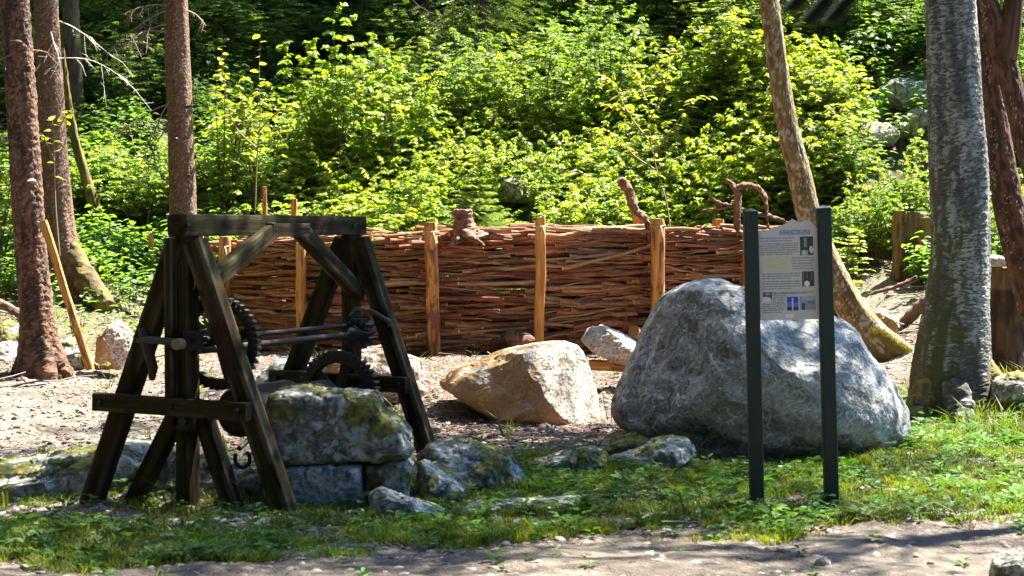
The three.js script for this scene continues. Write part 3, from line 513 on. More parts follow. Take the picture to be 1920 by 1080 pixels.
{ const b = tree('forked_tree', 'right-hand red-brown trunk forking in a Y at the top right corner', 'tree', { D: 18.0, kind: 'red', seed: 39, seg: 56, step: 0.025, spine: [[2030, 700, 60], [2000, 560, 56], [1964, 400, 50], [1934, 300, 44], [1906, 200, 40], [1882, 110, 42], [1866, 50, 38], [1844, -50, 32]], top: [[3, 0.16], [6, 0.08]] });
  const k = new Buf(), arm = [[1880, 110, 26], [1892, 60, 22], [1901, 0, 18], [1908, -60, 17]].map(([x, y, w]) => [at(x, y, 18.0).sub(b.foot), w / FPX * 18]);
  k.tube(arm.map((a) => a[0]), arm.map((a) => a[1]), 24, (i, j) => BARK.red(j / 24 * 6.283, i * 0.3, 39)[0]); mesh('limb', k.build({ uv: true }), M.bark, b.t);
  leafCrown(b.t, { centre: V(-0.5, 8.6, 0.3), rx: 2.6, ry: 2.0, rz: 2.4, clumps: 54, per: 95, seed: 65, from: V(-0.6, 5.0, 0) }); }
leafCrown(F.t, { centre: V(-0.5, 9.5, 0.4), rx: 3.3, ry: 3.6, rz: 3.0, clumps: 80, per: 95, seed: 63, from: V(-0.1, 5.6, 0) });
leafCrown(F.t, { centre: V(-0.8, 8.4, 3.4), rx: 1.6, ry: 0.9, rz: 0.9, clumps: 34, per: 90, seed: 64, from: V(-0.1, 5.6, 0.3) });
leafCrown(G2.t, { centre: V(0.4, 9.5, 2.2), rx: 2.4, ry: 2.6, rz: 2.0, clumps: 52, per: 90, seed: 67, from: V(-0.2, 5.4, 0) });

// a maple outside the frame on the right, whose crown dapples the path and the front of the lawn
{ const foot = onGround(6.4, 13.2), t = thing('maple_tree', 'broad-leaved tree out of view on the right that dapples the path', 'tree', foot), b = new Buf();
  b.tube([V(0, -0.3, 0), V(-0.05, 2, 0), V(-0.2, 4.5, 0), V(-0.5, 7.5, 0)], [0.24, 0.19, 0.16, 0.09], 24, (i, k) => BARK.lichen(k / 24 * 6.283, i * 2, 5)[0]); mesh('trunk', b.build({ uv: true }), M.bark, t);
  leafCrown(t, { centre: V(-1.3, 9.2, -0.6), rx: 2.7, ry: 1.5, rz: 1.5, clumps: 27, per: 80, seed: 69, from: V(-0.4, 6.4, 0) }); }
// roots running out from the feet, and broken branch stubs
function rootTube(parent, foot, pts, D, kind, seed) {
  const c = new THREE.CatmullRomCurve3(pts.map(([x, y, , d = 0]) => at(x, y, D + d).sub(foot))), n = 26, P = [], r = [], b = new Buf();
  for (let i = 0; i <= n; i++) { const t = i / n, f = t * (pts.length - 1), q = Math.min(pts.length - 2, Math.floor(f)); P.push(c.getPoint(t)); r.push(lerp(pts[q][2], pts[q + 1][2], f - q) / FPX * D / 2); }
  b.tube(P, r, 20, (i, k) => BARK[kind](k / 20 * 6.283, i * 0.06, seed)[0]);
  for (let i = 0; i < b.p.length; i += 3) { const [x, y, z] = [b.p[i], b.p[i + 1], b.p[i + 2]], w = 0.03 * fbm(x * 9, y * 9, z * 9 + seed, 3); b.p[i] += w; b.p[i + 1] += w; b.p[i + 2] += w; }
  mesh('root', b.build({ uv: true }), M.bark, parent);
}
rootTube(B2.t, B2.foot, [[122, 430, 26, 0.1], [142, 490, 44, -0.1], [166, 535, 50, -0.25], [200, 580, 40, -0.4]], 25, 'mossy', 3);
rootTube(B2.t, B2.foot, [[112, 500, 20, -0.2], [104, 560, 30, -0.35], [98, 600, 20, -0.5]], 25, 'smoothspruce', 5);
rootTube(A.t, A.foot, [[96, 650, 14, -0.02], [114, 688, 18, -0.1], [136, 706, 10, -0.2]], 20, 'spruce', 5);
rootTube(A.t, A.foot, [[62, 660, 14, -0.1], [50, 694, 18, -0.2], [34, 716, 10, -0.4]], 20, 'spruce', 6);
rootTube(F.t, F.foot, [[1838, 690, 50, -0.05], [1868, 745, 58, -0.2], [1905, 785, 34, -0.35]], 17, 'mossy', 7);
rootTube(F.t, F.foot, [[1745, 700, 44, -0.1], [1728, 760, 56, -0.25], [1712, 800, 34, -0.5]], 17, 'mossy', 8);
rootTube(F.t, F.foot, [[1790, 720, 50, -0.3], [1800, 775, 54, -0.45], [1812, 812, 30, -0.7]], 17, 'birch', 9);
for (const [t, foot, D, kind, list] of [[A.t, A.foot, 19.85, 'spruce', [[50, 250, 0.7], [70, 420, 0.6], [38, 80, -0.8], [60, 340, -0.3]]], [D2.t, D2.foot, 27.42, 'smoothspruce', [[322, 70, 0.2], [336, 135, 0.5], [350, 200, 0.9], [334, 260, -0.2], [352, 330, 0.7]]], [B2.t, B2.foot, 24.85, 'smoothspruce', [[92, 190, 0.3], [110, 300, 0.8], [96, 400, -0.4]]]])
  list.forEach(([x, y, s], i) => { const p = at(x, y, D).sub(foot), b = new Buf(); b.tube([p.clone().add(V(0, 0, -0.05)), p.clone().add(V(s * 0.03, 0.01, 0.02)), p.clone().add(V(s * 0.1, 0.03 - i * 0.01, 0.07))], [0.03, 0.018, 0.008], 8, i % 2 ? [0.3, 0.25, 0.2] : [0.09, 0.05, 0.03]); mesh('branch_stub', b.build({ uv: true }), M.bark, t); });

// ------------------------------------------------------------------ the brushwood fence
const FENCE = [[285, 27.2], [420, 26], [565, 25.2], [815, 24.5], [1010, 24.8], [1235, 25.3], [1405, 25.8], [1460, 26]].map(([px, D]) => V(xAt(px, D), 0, -D));
const fenceCurve = new THREE.CatmullRomCurve3(FENCE.slice(1));
const fenceLen = fenceCurve.getLength();
const fenceTop = (x) => { const D = 25; return lerp(1.42, 1.53, sstep(-3, 2, x)) - 0.14 * sstep(1.6, 2.7, x) - 0.35 * sstep(3.2, 4.3, -x) + 0.03 * n3(x * 2, 1, 1); };
const fence = thing('brushwood_fence', 'long fence of stacked red-brown sticks between tan posts across the middle', 'fence', V(-0.95, 0.05, -24.5));
const FO = fence.position;
function postGeo(h, r, { square = 0, bark = 0.5, seed = 1, lean = 0 }) {
  const b = new Buf(), seg = 20, rows = Math.ceil(h / 0.035);
  const colour = (a, y) => {
    const x = Math.cos(a), z = Math.sin(a), grain = fbm(x * 5 + seed, y * 0.9, z * 5, 3), f = fbm(x * 14, y * 2, z * 14 + seed, 3);
    let c = mixc([0.48, 0.225, 0.05], [0.66, 0.37, 0.105], sstep(-0.35, 0.35, grain + f * 0.5));
    const bk = fbm(x * 1.3 + seed * 3, y * 2.3, z * 1.3, 4) + bark - 0.62 + (0.5 - y / h) * 0.35 * bark;
    c = mixc(c, mixc([0.12, 0.04, 0.018], [0.24, 0.09, 0.04], sstep(-0.3, 0.3, f)), sstep(0, 0.06, bk) * 0.92);
    return c;
  };
  for (let i = 0; i <= rows; i++) for (let k = 0; k <= seg; k++) {
    const a = k / seg * 6.28318, y = h * i / rows, q = square ? Math.min(1 / Math.max(Math.abs(Math.cos(a)), Math.abs(Math.sin(a))), 1.28) * 0.86 : 1;
    const rr = r * q * (1 + 0.05 * n3(Math.cos(a) * 1.2, y * 2, Math.sin(a) * 1.2 + seed) - (i === rows ? 0.07 : 0));
    b.v(Math.cos(a) * rr + lean * y + 0.012 * n3(y * 1.1, seed, 2), y, Math.sin(a) * rr, colour(a, y), k / seg * 2, y / 1.0);
  }
  for (let i = 0; i < rows; i++) for (let k = 0; k < seg; k++) { const q = i * (seg + 1) + k, w = q + seg + 1; b.i.push(q, w, q + 1, q + 1, w, w + 1); }
  const m = b.v(lean * h + 0.012 * n3(h * 1.1, seed, 2), h + 0.004, 0, [0.5, 0.32, 0.15]), base = b.p.length / 3;
  for (let k = 0; k <= seg; k++) { const q = rows * (seg + 1) + k; b.v(b.p[q * 3], b.p[q * 3 + 1], b.p[q * 3 + 2], [0.46, 0.28, 0.12]); }
  for (let k = 0; k < seg; k++) b.i.push(m, base + k + 1, base + k);
  return b.build({ uv: true });
}
const postMat = std({ color: C(1.3, 1.2, 1.0), vertexColors: true, map: woodMap, bumpMap: woodBump, bumpScale: 0.006, roughness: 0.8 });
function fencePost(px, yTop, yBot, w, D, o) {
  const p = at(px, yBot, D), top = at(px + (o.shift ?? 0), yTop, D), h = top.y - p.y + 0.15, m = mesh('fence_post', postGeo(h, w / FPX * D / 2, { ...o, lean: (top.x - p.x) / h }), postMat, fence);
  m.position.set(p.x - FO.x, p.y - 0.15 - FO.y, p.z - FO.z); return m;
}
fencePost(817, 417, 666, 25, 24.42, { seed: 1, bark: 0.62, shift: -10 });
fencePost(1011, 407, 648, 22, 24.72, { seed: 2, bark: 0.08, square: 1, shift: 2 });
fencePost(1232, 410, 640, 26, 25.2, { seed: 3, bark: 0.5, shift: 2 });
fencePost(566, 455, 655, 20, 25.15, { seed: 4, bark: 0.3, shift: -2 });
fencePost(418, 444, 640, 23, 25.85, { seed: 5, bark: 0.66, shift: 3 });
fencePost(1402, 418, 640, 22, 25.75, { seed: 6, bark: 0.4 });
for (const [px, yt, w, seed, square, bark] of [[1196, 401, 25, 7, 1, 0.05], [1347, 411, 24, 8, 1, 0.1], [1309, 423, 13, 9, 0, 0.7], [552, 373, 12, 10, 1, 0.5], [497, 350, 9, 11, 0, 0.85], [376, 432, 12, 12, 0, 0.5], [1388, 428, 14, 13, 1, 0.1]]) fencePost(px, yt, 560, w, 26.35, { seed, bark, square });
// sticks: a few bent shapes, scaled to each stick's length and thickness
const stickGeos = [], stickR = rng(77);
for (let k = 0; k < 12; k++) {
  const b = new Buf(), n = 7, P = [], rad = [], s = k * 3.7, bend = [0.6, 1.4, 2.4, 1][k % 4];
  for (let i = 0; i <= n; i++) { const t = i / n; P.push(V(t - 0.5, bend * n3(t * 1.6 + s, 1, 1) + 0.35 * n3(t * 7 + s, 3, 1), bend * 0.6 * n3(t * 1.6 + s, 2, 5))); rad.push(1 - 0.35 * t + 0.18 * n3(t * 9 + s, 7, 3)); }
  // built in unit space: ring offsets are made by hand so that a stick may be scaled along its length alone
  const seg = 6;
  for (let i = 0; i <= n; i++) for (let j = 0; j <= seg; j++) { const a = j / seg * 6.28318 + k; b.v(P[i].x, P[i].y + Math.cos(a) * rad[i], P[i].z + Math.sin(a) * rad[i], [1, 1, 1], j / seg + k * 0.37, P[i].x * 1.0 + k * 0.23); }
  for (let i = 0; i < n; i++) for (let j = 0; j < seg; j++) { const q = i * (seg + 1) + j, w = q + seg + 1; b.i.push(q, w, q + 1, q + 1, w, w + 1); }
  for (const [i, f] of [[0, 0], [n, 1]]) { const q0 = b.p.length / 3; for (let j = 0; j < seg; j++) { const q = (i * (seg + 1) + j) * 3; b.v(b.p[q], b.p[q + 1], b.p[q + 2], [2.4, 2.6, 2.2], 0.5, 0.5); } for (let j = 1; j < seg - 1; j++) f ? b.i.push(q0, q0 + j, q0 + j + 1) : b.i.push(q0, q0 + j + 1, q0 + j); }
  stickGeos.push(b.build({ uv: true }));
}
const stickMats = [[0.22, 0.085, 0.045], [0.30, 0.125, 0.06], [0.16, 0.062, 0.036], [0.26, 0.15, 0.075], [0.33, 0.19, 0.10], [0.20, 0.105, 0.05], [0.12, 0.085, 0.045], [0.26, 0.10, 0.05], [0.30, 0.24, 0.16]].map(([r, g, b]) => std({ color: C(r * 1.8, g * 1.6, b * 1.2), map: stickMap, bumpMap: stickMap, bumpScale: 0.008, roughness: 0.82, vertexColors: true }));
const MTX = new THREE.Matrix4(), QUAT = new THREE.Quaternion(), FT = new THREE.Vector3(), FP = new THREE.Vector3(), FN = new THREE.Vector3();
function stickMatrix(s, y, depth, L, r, pitch, roll, yaw = 0) { // s along the fence, y above its foot, depth behind the front posts
  fenceCurve.getPointAt(Math.min(0.999, Math.max(0.001, s / fenceLen)), FP); fenceCurve.getTangentAt(Math.min(0.999, Math.max(0.001, s / fenceLen)), FT); FN.set(-FT.z, 0, FT.x).normalize(); if (FN.z > 0) FN.negate();
  const g = Math.min(0.17, Math.max(0.0, height(FP.x, -FP.z)));
  const p = FP.clone().addScaledVector(FN, depth); p.y = g + y;
  const dir = FT.clone().multiplyScalar(Math.cos(pitch)).addScaledVector(FN, Math.sin(yaw)).setY(Math.sin(pitch)).normalize();
  QUAT.setFromUnitVectors(V(1, 0, 0), dir).multiply(new THREE.Quaternion().setFromAxisAngle(V(1, 0, 0), roll));
  return MTX.compose(p.sub(FO), QUAT, V(L, r, r));
}
{
  const R = stickR; let n = 0;
  const single = (...a) => { const m = mesh('stick', stickGeos[Math.floor(R() * 12)], a[8] ?? stickMats[Math.floor(R() * 9)], fence); stickMatrix(...a); MTX.decompose(m.position, m.quaternion, m.scale); n++; };
  for (let y = 0.05; y < 1.5;) { // rows up the front
    const r0 = 0.02 + 0.012 * (1 - y / 1.5); 
    for (let s = -0.2 + R() * 0.6; s < fenceLen + 0.1;) {
      const L = 0.7 + R() * R() * 1.7, r = r0 * (0.6 + R() * 0.95), x = fenceCurve.getPointAt(Math.min(1, Math.max(0, (s + L / 2) / fenceLen))).x;
      const yy = y + (R() - 0.5) * 0.05;
      if (yy < fenceTop(x) - 0.0 && n < 250) single(s + L / 2, yy, 0.14 + R() * 0.05, L * 1.08, r, (R() - 0.5) * 0.16 + (R() < 0.16 ? (R() - 0.5) * 0.4 : 0), R() * 6.28, (R() - 0.5) * 0.06);
      s += L * (0.86 + R() * 0.16);
    }
    y += r0 * 1.72;
  }
  // loose ones along the top, some sticking out; pale tints paint them sunlit
  for (let k = 0; k < 36; k++) { const s = R() * fenceLen, x = fenceCurve.getPointAt(s / fenceLen).x, L = 0.6 + R() * 1.6; single(s, fenceTop(x) + 0.0 + R() * R() * 0.13, 0.12 + R() * 0.5, L, 0.012 + R() * 0.016, (R() - 0.5) * 0.2, R() * 6.28, (R() - 0.5) * 0.4, stickMats[[3, 4, 8, 8][Math.floor(R() * 4)]]); }
  // the thick logs at the bottom right, the long pale slanting stick
  const sAt = (px) => { let best = 0, bd = 1e9; for (let k = 0; k <= 200; k++) { const p = fenceCurve.getPointAt(k / 200), d = Math.abs(960 + p.x / -p.z * FPX - px); if (d < bd) { bd = d; best = k / 200 * fenceLen; } } return best; };
  for (const [px, y, L, r, pitch, mi] of [[1160, 0.20, 1.1, 0.062, 0.04, 7], [1190, 0.33, 0.8, 0.055, 0.0, 1], [1125, 0.07, 1.1, 0.05, -0.03, 0], [1150, 1.22, 1.35, 0.024, 0.26, 4], [1120, 0.62, 0.9, 0.035, 0, 3], [905, 0.15, 1.4, 0.03, 0.02, 6], [880, 0.28, 1.5, 0.026, 0.05, 4], [1060, 0.83, 1.0, 0.03, 0.02, 4]]) single(sAt(px), y, 0.09, L, r, pitch, 1, 0, stickMats[mi]);
  // everything behind the face and in the core: one heap that nobody could count
  const N = 1150, parts = [], tint = [[0.36, 0.13, 0.05], [0.48, 0.23, 0.085], [0.26, 0.095, 0.042], [0.47, 0.30, 0.15]];
  for (let k = 0; k < N; k++) {
    const s = R() * fenceLen, x = fenceCurve.getPointAt(s / fenceLen).x, top = R() < 0.25, y = top ? fenceTop(x) - 0.02 + R() * 0.03 : R() * (fenceTop(x) - 0.04), g = stickGeos[k % 12].clone(), t = tint[k % 4];
    const c = g.attributes.color; for (let i = 0; i < c.count; i++) c.setXYZ(i, c.getX(i) * t[0], c.getY(i) * t[1], c.getZ(i) * t[2]);
    g.applyMatrix4(stickMatrix(s, y, top ? 0.15 + R() * 0.7 : 0.2 + R() * 0.62, 0.8 + R() * 1.2, 0.018 + R() * 0.018, (R() - 0.5) * 0.14, R() * 6.28, (R() - 0.5) * 0.1)); parts.push(g);
  }
  for (let k = 0; k < 400; k++) { // thin twigs worked into the face, too many to pick apart
    const s = R() * fenceLen, x = fenceCurve.getPointAt(s / fenceLen).x, y = 0.03 + R() * (fenceTop(x) - 0.03), g = stickGeos[k % 12].clone(), t = sc(tint[Math.floor(R() * 4)], 0.9 + R() * 0.8);
    const c = g.attributes.color; for (let i = 0; i < c.count; i++) c.setXYZ(i, c.getX(i) * t[0], c.getY(i) * t[1], c.getZ(i) * t[2]);
    g.applyMatrix4(stickMatrix(s, y, 0.11 + R() * 0.07, 0.35 + R() * 0.9, 0.007 + R() * 0.009, (R() - 0.5) * 0.3, R() * 6.28, (R() - 0.5) * 0.1)); parts.push(g);
  }
  const heap = mesh('stick_heap', mergeGeometries(parts), std({ map: stickMap, bumpMap: stickMap, bumpScale: 0.008, roughness: 0.85, vertexColors: true }), fence); heap.userData.kind = 'stuff';
  // short upright twigs that peg the brushwood
  for (const [px, y] of [[470, 0.35], [530, 0.33], [662, 0.4], [1180, 0.45]]) { const m = mesh('stick', stickGeos[2], stickMats[1], fence); stickMatrix(sAt(px), y, 0.06, 0.3, 0.012, 1.45, 1); MTX.decompose(m.position, m.quaternion, m.scale); }
  // sawn log end and twine
  const end = new THREE.CylinderGeometry(0.075, 0.08, 0.24, 18); const m = mesh('log_end', end, std({ color: C(0.42, 0.23, 0.09), map: woodMap, bumpMap: woodBump, bumpScale: 0.004 }), fence); const q = at(1196, 625, 25.0); m.position.copy(q.sub(FO)); m.rotation.set(1.25, 0, 0.5);
  const tw = new Buf(), knot = (px, py, D) => { const c = at(px, py, D).sub(FO); tw.tube(Array.from({ length: 17 }, (_, i) => { const a = i / 16 * 6.283; return V(c.x + Math.cos(a) * 0.095, c.y + 0.006 * Math.sin(a * 3), c.z + Math.sin(a) * 0.095); }), Array(17).fill(0.006), 4, [0.55, 0.45, 0.3], false); for (const d of [-1, 1]) tw.tube([V(c.x + 0.03, c.y, c.z + 0.1), V(c.x + 0.03 + d * 0.02, c.y - 0.07, c.z + 0.11), V(c.x + 0.03 + d * 0.035, c.y - 0.15, c.z + 0.1)], [0.008, 0.007, 0.004], 4, [0.6, 0.5, 0.34]); tw.tube([V(c.x, c.y, c.z - 0.08), V(c.x, c.y - 0.02, c.z - 0.5), V(c.x - 0.1, c.y, c.z - 1.6)], [0.005, 0.005, 0.005], 4, [0.5, 0.42, 0.3], false); };
  knot(808, 434, 24.42); knot(1013, 424, 24.72); knot(1233, 424, 25.2); knot(419, 462, 25.85);
  mesh('twine', tw.build(), M.twig, fence);
}
// driftwood and roots laid on and in the fence
const rootCol = (k) => (i, j) => mixc([0.16, 0.07, 0.04], [0.34, 0.19, 0.12], sstep(-0.4, 0.4, fbm(i * 0.16 + k, Math.abs(((j / 12) % 1) - 0.5) * 5, k, 4)));
const rootMat = std({ vertexColors: true, map: woodMap, bumpMap: woodBump, bumpScale: 0.012, roughness: 0.85 });
function gnarl(b, pts, D, o, k, seg = 12) { // pts [px, py, width px, extra depth]
  const c = new THREE.CatmullRomCurve3(pts.map(([x, y, , d = 0]) => at(x, y, D + d).sub(o))), n = pts.length * 5, P = [], r = [];
  for (let i = 0; i <= n; i++) { const t = i / n, f = t * (pts.length - 1), q = Math.min(pts.length - 2, Math.floor(f)); P.push(c.getPoint(t)); r.push(lerp(pts[q][2], pts[q + 1][2], f - q) / FPX * D / 2 * (1 + 0.08 * n3(i * 0.35, k, 1))); }
  const i0 = b.p.length; b.tube(P, r, seg, rootCol(k));
  for (let i = i0; i < b.p.length; i += 3) { const x = b.p[i], y = b.p[i + 1], z = b.p[i + 2], w = 0.022; b.p[i] += w * fbm(x * 14, y * 14, z * 14 + k, 3); b.p[i + 1] += w * fbm(x * 14 + 5, y * 14, z * 14 + k, 3); b.p[i + 2] += w * fbm(x * 14, y * 14 + 9, z * 14, 3); }
}
{ const o = at(874, 448, 24.62), t = thing('root_stump', 'upturned stump with splayed roots lying on top of the fence', 'stump', o), b = new Buf(), rt = new Buf();
  gnarl(b, [[877, 452, 84], [874, 441, 60], [871, 428, 44], [869, 412, 36], [868, 402, 34], [868, 393, 35]], 24.62, o, 3, 22); mesh('stump', b.build({ uv: true }), rootMat, t);
  for (const pts of [[[862, 430, 18], [845, 440, 14], [822, 447, 10], [800, 452, 6]], [[880, 432, 18], [900, 438, 14], [925, 441, 9], [960, 446, 5]], [[872, 435, 16, -0.2], [884, 446, 13, -0.3], [898, 454, 8, -0.3]], [[866, 436, 18, 0.1], [858, 450, 12, -0.2], [850, 462, 6, -0.25]], [[878, 436, 12, -0.2], [895, 448, 8, -0.3], [908, 462, 5, -0.3]]]) { const r = new Buf(); gnarl(r, pts, 24.62, o, pts[0][0], 8); mesh('root', r.build({ uv: true }), rootMat, t); } }
{ const o = at(1215, 452, 25.4), t = thing('driftwood', 'gnarled bent branch standing up on the fence between two posts', 'driftwood', o), b = new Buf();
  gnarl(b, [[1220, 455, 9], [1216, 428, 12], [1208, 410, 14], [1192, 396, 17], [1184, 380, 17], [1180, 360, 18], [1168, 343, 20], [1160, 336, 13]], 25.4, o, 5); mesh('branch', b.build({ uv: true }), rootMat, t); }
{ const o = at(1384, 445, 26), t = thing('driftwood', 'antler-shaped bleached branch on the fence beside the sign', 'driftwood', o), b = new Buf();
  gnarl(b, [[1383, 448, 9], [1382, 415, 13], [1383, 385, 14], [1382, 362, 13], [1372, 345, 9], [1360, 338, 6]], 26, o, 6); mesh('branch', b.build({ uv: true }), rootMat, t);
  for (const pts of [[[1382, 352, 12], [1400, 347, 10], [1422, 353, 10], [1434, 372, 9], [1437, 400, 6], [1441, 430, 4]], [[1380, 388, 8], [1362, 384, 6], [1340, 376, 5], [1332, 370, 3]], [[1379, 386, 7], [1350, 390, 6], [1318, 394, 3]], [[1392, 405, 5], [1425, 402, 8], [1452, 408, 7], [1480, 420, 5]]]) { const r = new Buf(); gnarl(r, pts, 26, o, pts[1][0], 8); mesh('prong', r.build({ uv: true }), rootMat, t); } }
{ const o = at(975, 655, 24.6), t = thing('root_ball', 'round root end of a log at the foot of the fence', 'root', o), b = new Buf(); const P = [], r = []; for (let i = 0; i <= 10; i++) { P.push(V((i / 10 - 0.5) * 0.34, 0.11 + 0.02 * Math.sin(i), 0.05)); r.push(0.04 + 0.1 * Math.sin(Math.PI * Math.min(1, 0.15 + i / 11)) * (1 + 0.15 * n3(i, 2, 2))); } b.tube(P, r, 16, rootCol(9)); mesh('log', b.build({ uv: true }), rootMat, t);
  const rr = rng(5); for (let k = 0; k < 7; k++) { const q = new Buf(), a = k / 7 * 6.28; q.tube([V(-0.1, 0.12, 0.08), V(-0.02 + Math.cos(a) * 0.12, 0.12 + Math.sin(a) * 0.1, 0.16), V(0.06 + Math.cos(a) * 0.1, 0.11 + Math.sin(a) * 0.11, 0.14)], [0.018, 0.016, 0.006], 6, rootCol(k)); mesh('root', q.build({ uv: true }), rootMat, t); } }
{ const o = at(1140, 702, 19.9), t = mesh('timber_offcut', postGeo(0.36, 0.055, { seed: 15, bark: 0.5 }), postMat); t.position.copy(at(1172, 690, 19.75)); t.rotation.z = 1.5; tag(t, 'short log lying under the pale pitted rock', 'log'); }

// ------------------------------------------------------------------ posts, plank, stumps
{ const D = 27.1, p = at(284, 508, D), h = at(284, 436, D).y - p.y + 0.15, t = mesh('stake', postGeo(h, 5.5 / FPX * D, { seed: 21, bark: 0.1, square: 1 }), postMat); t.position.copy(p).setY(p.y - 0.15); tag(t, 'thin sawn stake at the far left end of the fence', 'stake'); }
{ const a = at(168, 684, 19.6), b = at(82, 414, 19.62), L = a.distanceTo(b) + 0.05, g = postGeo(L, 0.042, { seed: 23, bark: 0.42, square: 1 }), t = mesh('plank', g, postMat); t.position.copy(a).setY(a.y - 0.05); t.quaternion.setFromUnitVectors(V(0, 1, 0), b.clone().sub(a).normalize()); tag(t, 'long bark-edged board leaning against the nearest left spruce', 'plank'); }
const greyWood = std({ color: C(0.62, 0.66, 0.7), vertexColors: true, map: woodMap, bumpMap: woodBump, bumpScale: 0.01, roughness: 0.9 });
{ const o = at(1708, 520, 25.5), t = thing('cut_stump', 'tall sawn-off stump on the slope just left of the birch', 'stump', o); const b = new Buf();
  const P = [], r = []; for (let i = 0; i <= 24; i++) { const y = -0.2 + i / 24 * 1.04; P.push(V(0, y, 0)); r.push(0.185 + 0.1 * Math.exp(-Math.max(0, y) * 5) + 0.012 * n3(y * 3, 1, 1)); }
  b.tube(P, r, 28, (i, k) => { const a = k / 28 * 6.28, f = fbm(Math.cos(a) * 4, i * 0.12, Math.sin(a) * 4, 4); return i < 17 ? mixc([0.10, 0.055, 0.03], [0.27, 0.16, 0.09], sstep(-0.3, 0.3, f)) : mixc([0.33, 0.2, 0.08], [0.45, 0.3, 0.14], sstep(-0.3, 0.3, f)); }); mesh('stump', b.build({ uv: true }), greyWood, t);
  for (const [dx, h, w] of [[-0.18, 0.95, 0.09], [0.14, 0.86, 0.12]]) { const m = mesh('slab', postGeo(h, w, { seed: 25 + w * 100, bark: 0.55, square: 1 }), greyWood, t); m.position.set(dx, -0.1, 0.12); } }
{ const o = at(1880, 690, 19.6), t = thing('rotten_stump', 'big rotten stump with splintered brown side behind the birch', 'stump', o); const b = new Buf(), P = [], r = [];
  for (let i = 0; i <= 30; i++) { const y = -0.2 + i / 30 * 1.2; P.push(V(0.02, y, 0)); r.push(0.24 + 0.12 * Math.exp(-Math.max(0, y) * 4)); }
  b.tube(P, r, 40, (i, k) => { const a = k / 40 * 6.28, f = fbm(Math.cos(a) * 7, i * 0.06, Math.sin(a) * 7, 4), top = i > 24; return mixc(top ? [0.27, 0.16, 0.06] : [0.07, 0.035, 0.018], top ? [0.43, 0.28, 0.12] : [0.25, 0.13, 0.06], sstep(-0.25, 0.3, f)); });
  const p = b.p; for (let i = 0; i < p.length; i += 3) { const a = Math.atan2(p[i + 2], p[i]), q = 1 + 0.12 * fbm(Math.cos(a) * 6, p[i + 1] * 0.8, Math.sin(a) * 6, 3); p[i] *= q; p[i + 2] *= q; if (p[i + 1] > 0.9) p[i + 1] += 0.05 * n3(p[i] * 8, p[i + 2] * 8, 3); }
  mesh('stump', b.build({ uv: true }), greyWood, t); }
// roots lacing the bank left of the birch
{ const R = rng(31); for (const [label, pts] of [['thick bare root running down the bank beside the birch foot', [[1745, 560, 26], [1722, 578, 24], [1700, 600, 22], [1670, 626, 14]]], ['thin bleached root across the bank above the angular rock', [[1720, 520, 8], [1690, 534, 9], [1650, 546, 8], [1620, 556, 5]]], ['fallen grey branch at the left edge behind the nearest spruce', [[-30, 560, 20], [10, 574, 18], [40, 592, 16], [62, 606, 12]]]]) {
  const o = at(pts[1][0], pts[1][1], 22.4), b = new Buf(); gnarl(b, pts, 22.4, o, pts[0][0], 12); const m = mesh(label.includes('branch') ? 'fallen_branch' : 'root', b.build({ uv: true }), rootMat); m.position.copy(o); tag(m, label, label.includes('branch') ? 'branch' : 'root'); } }

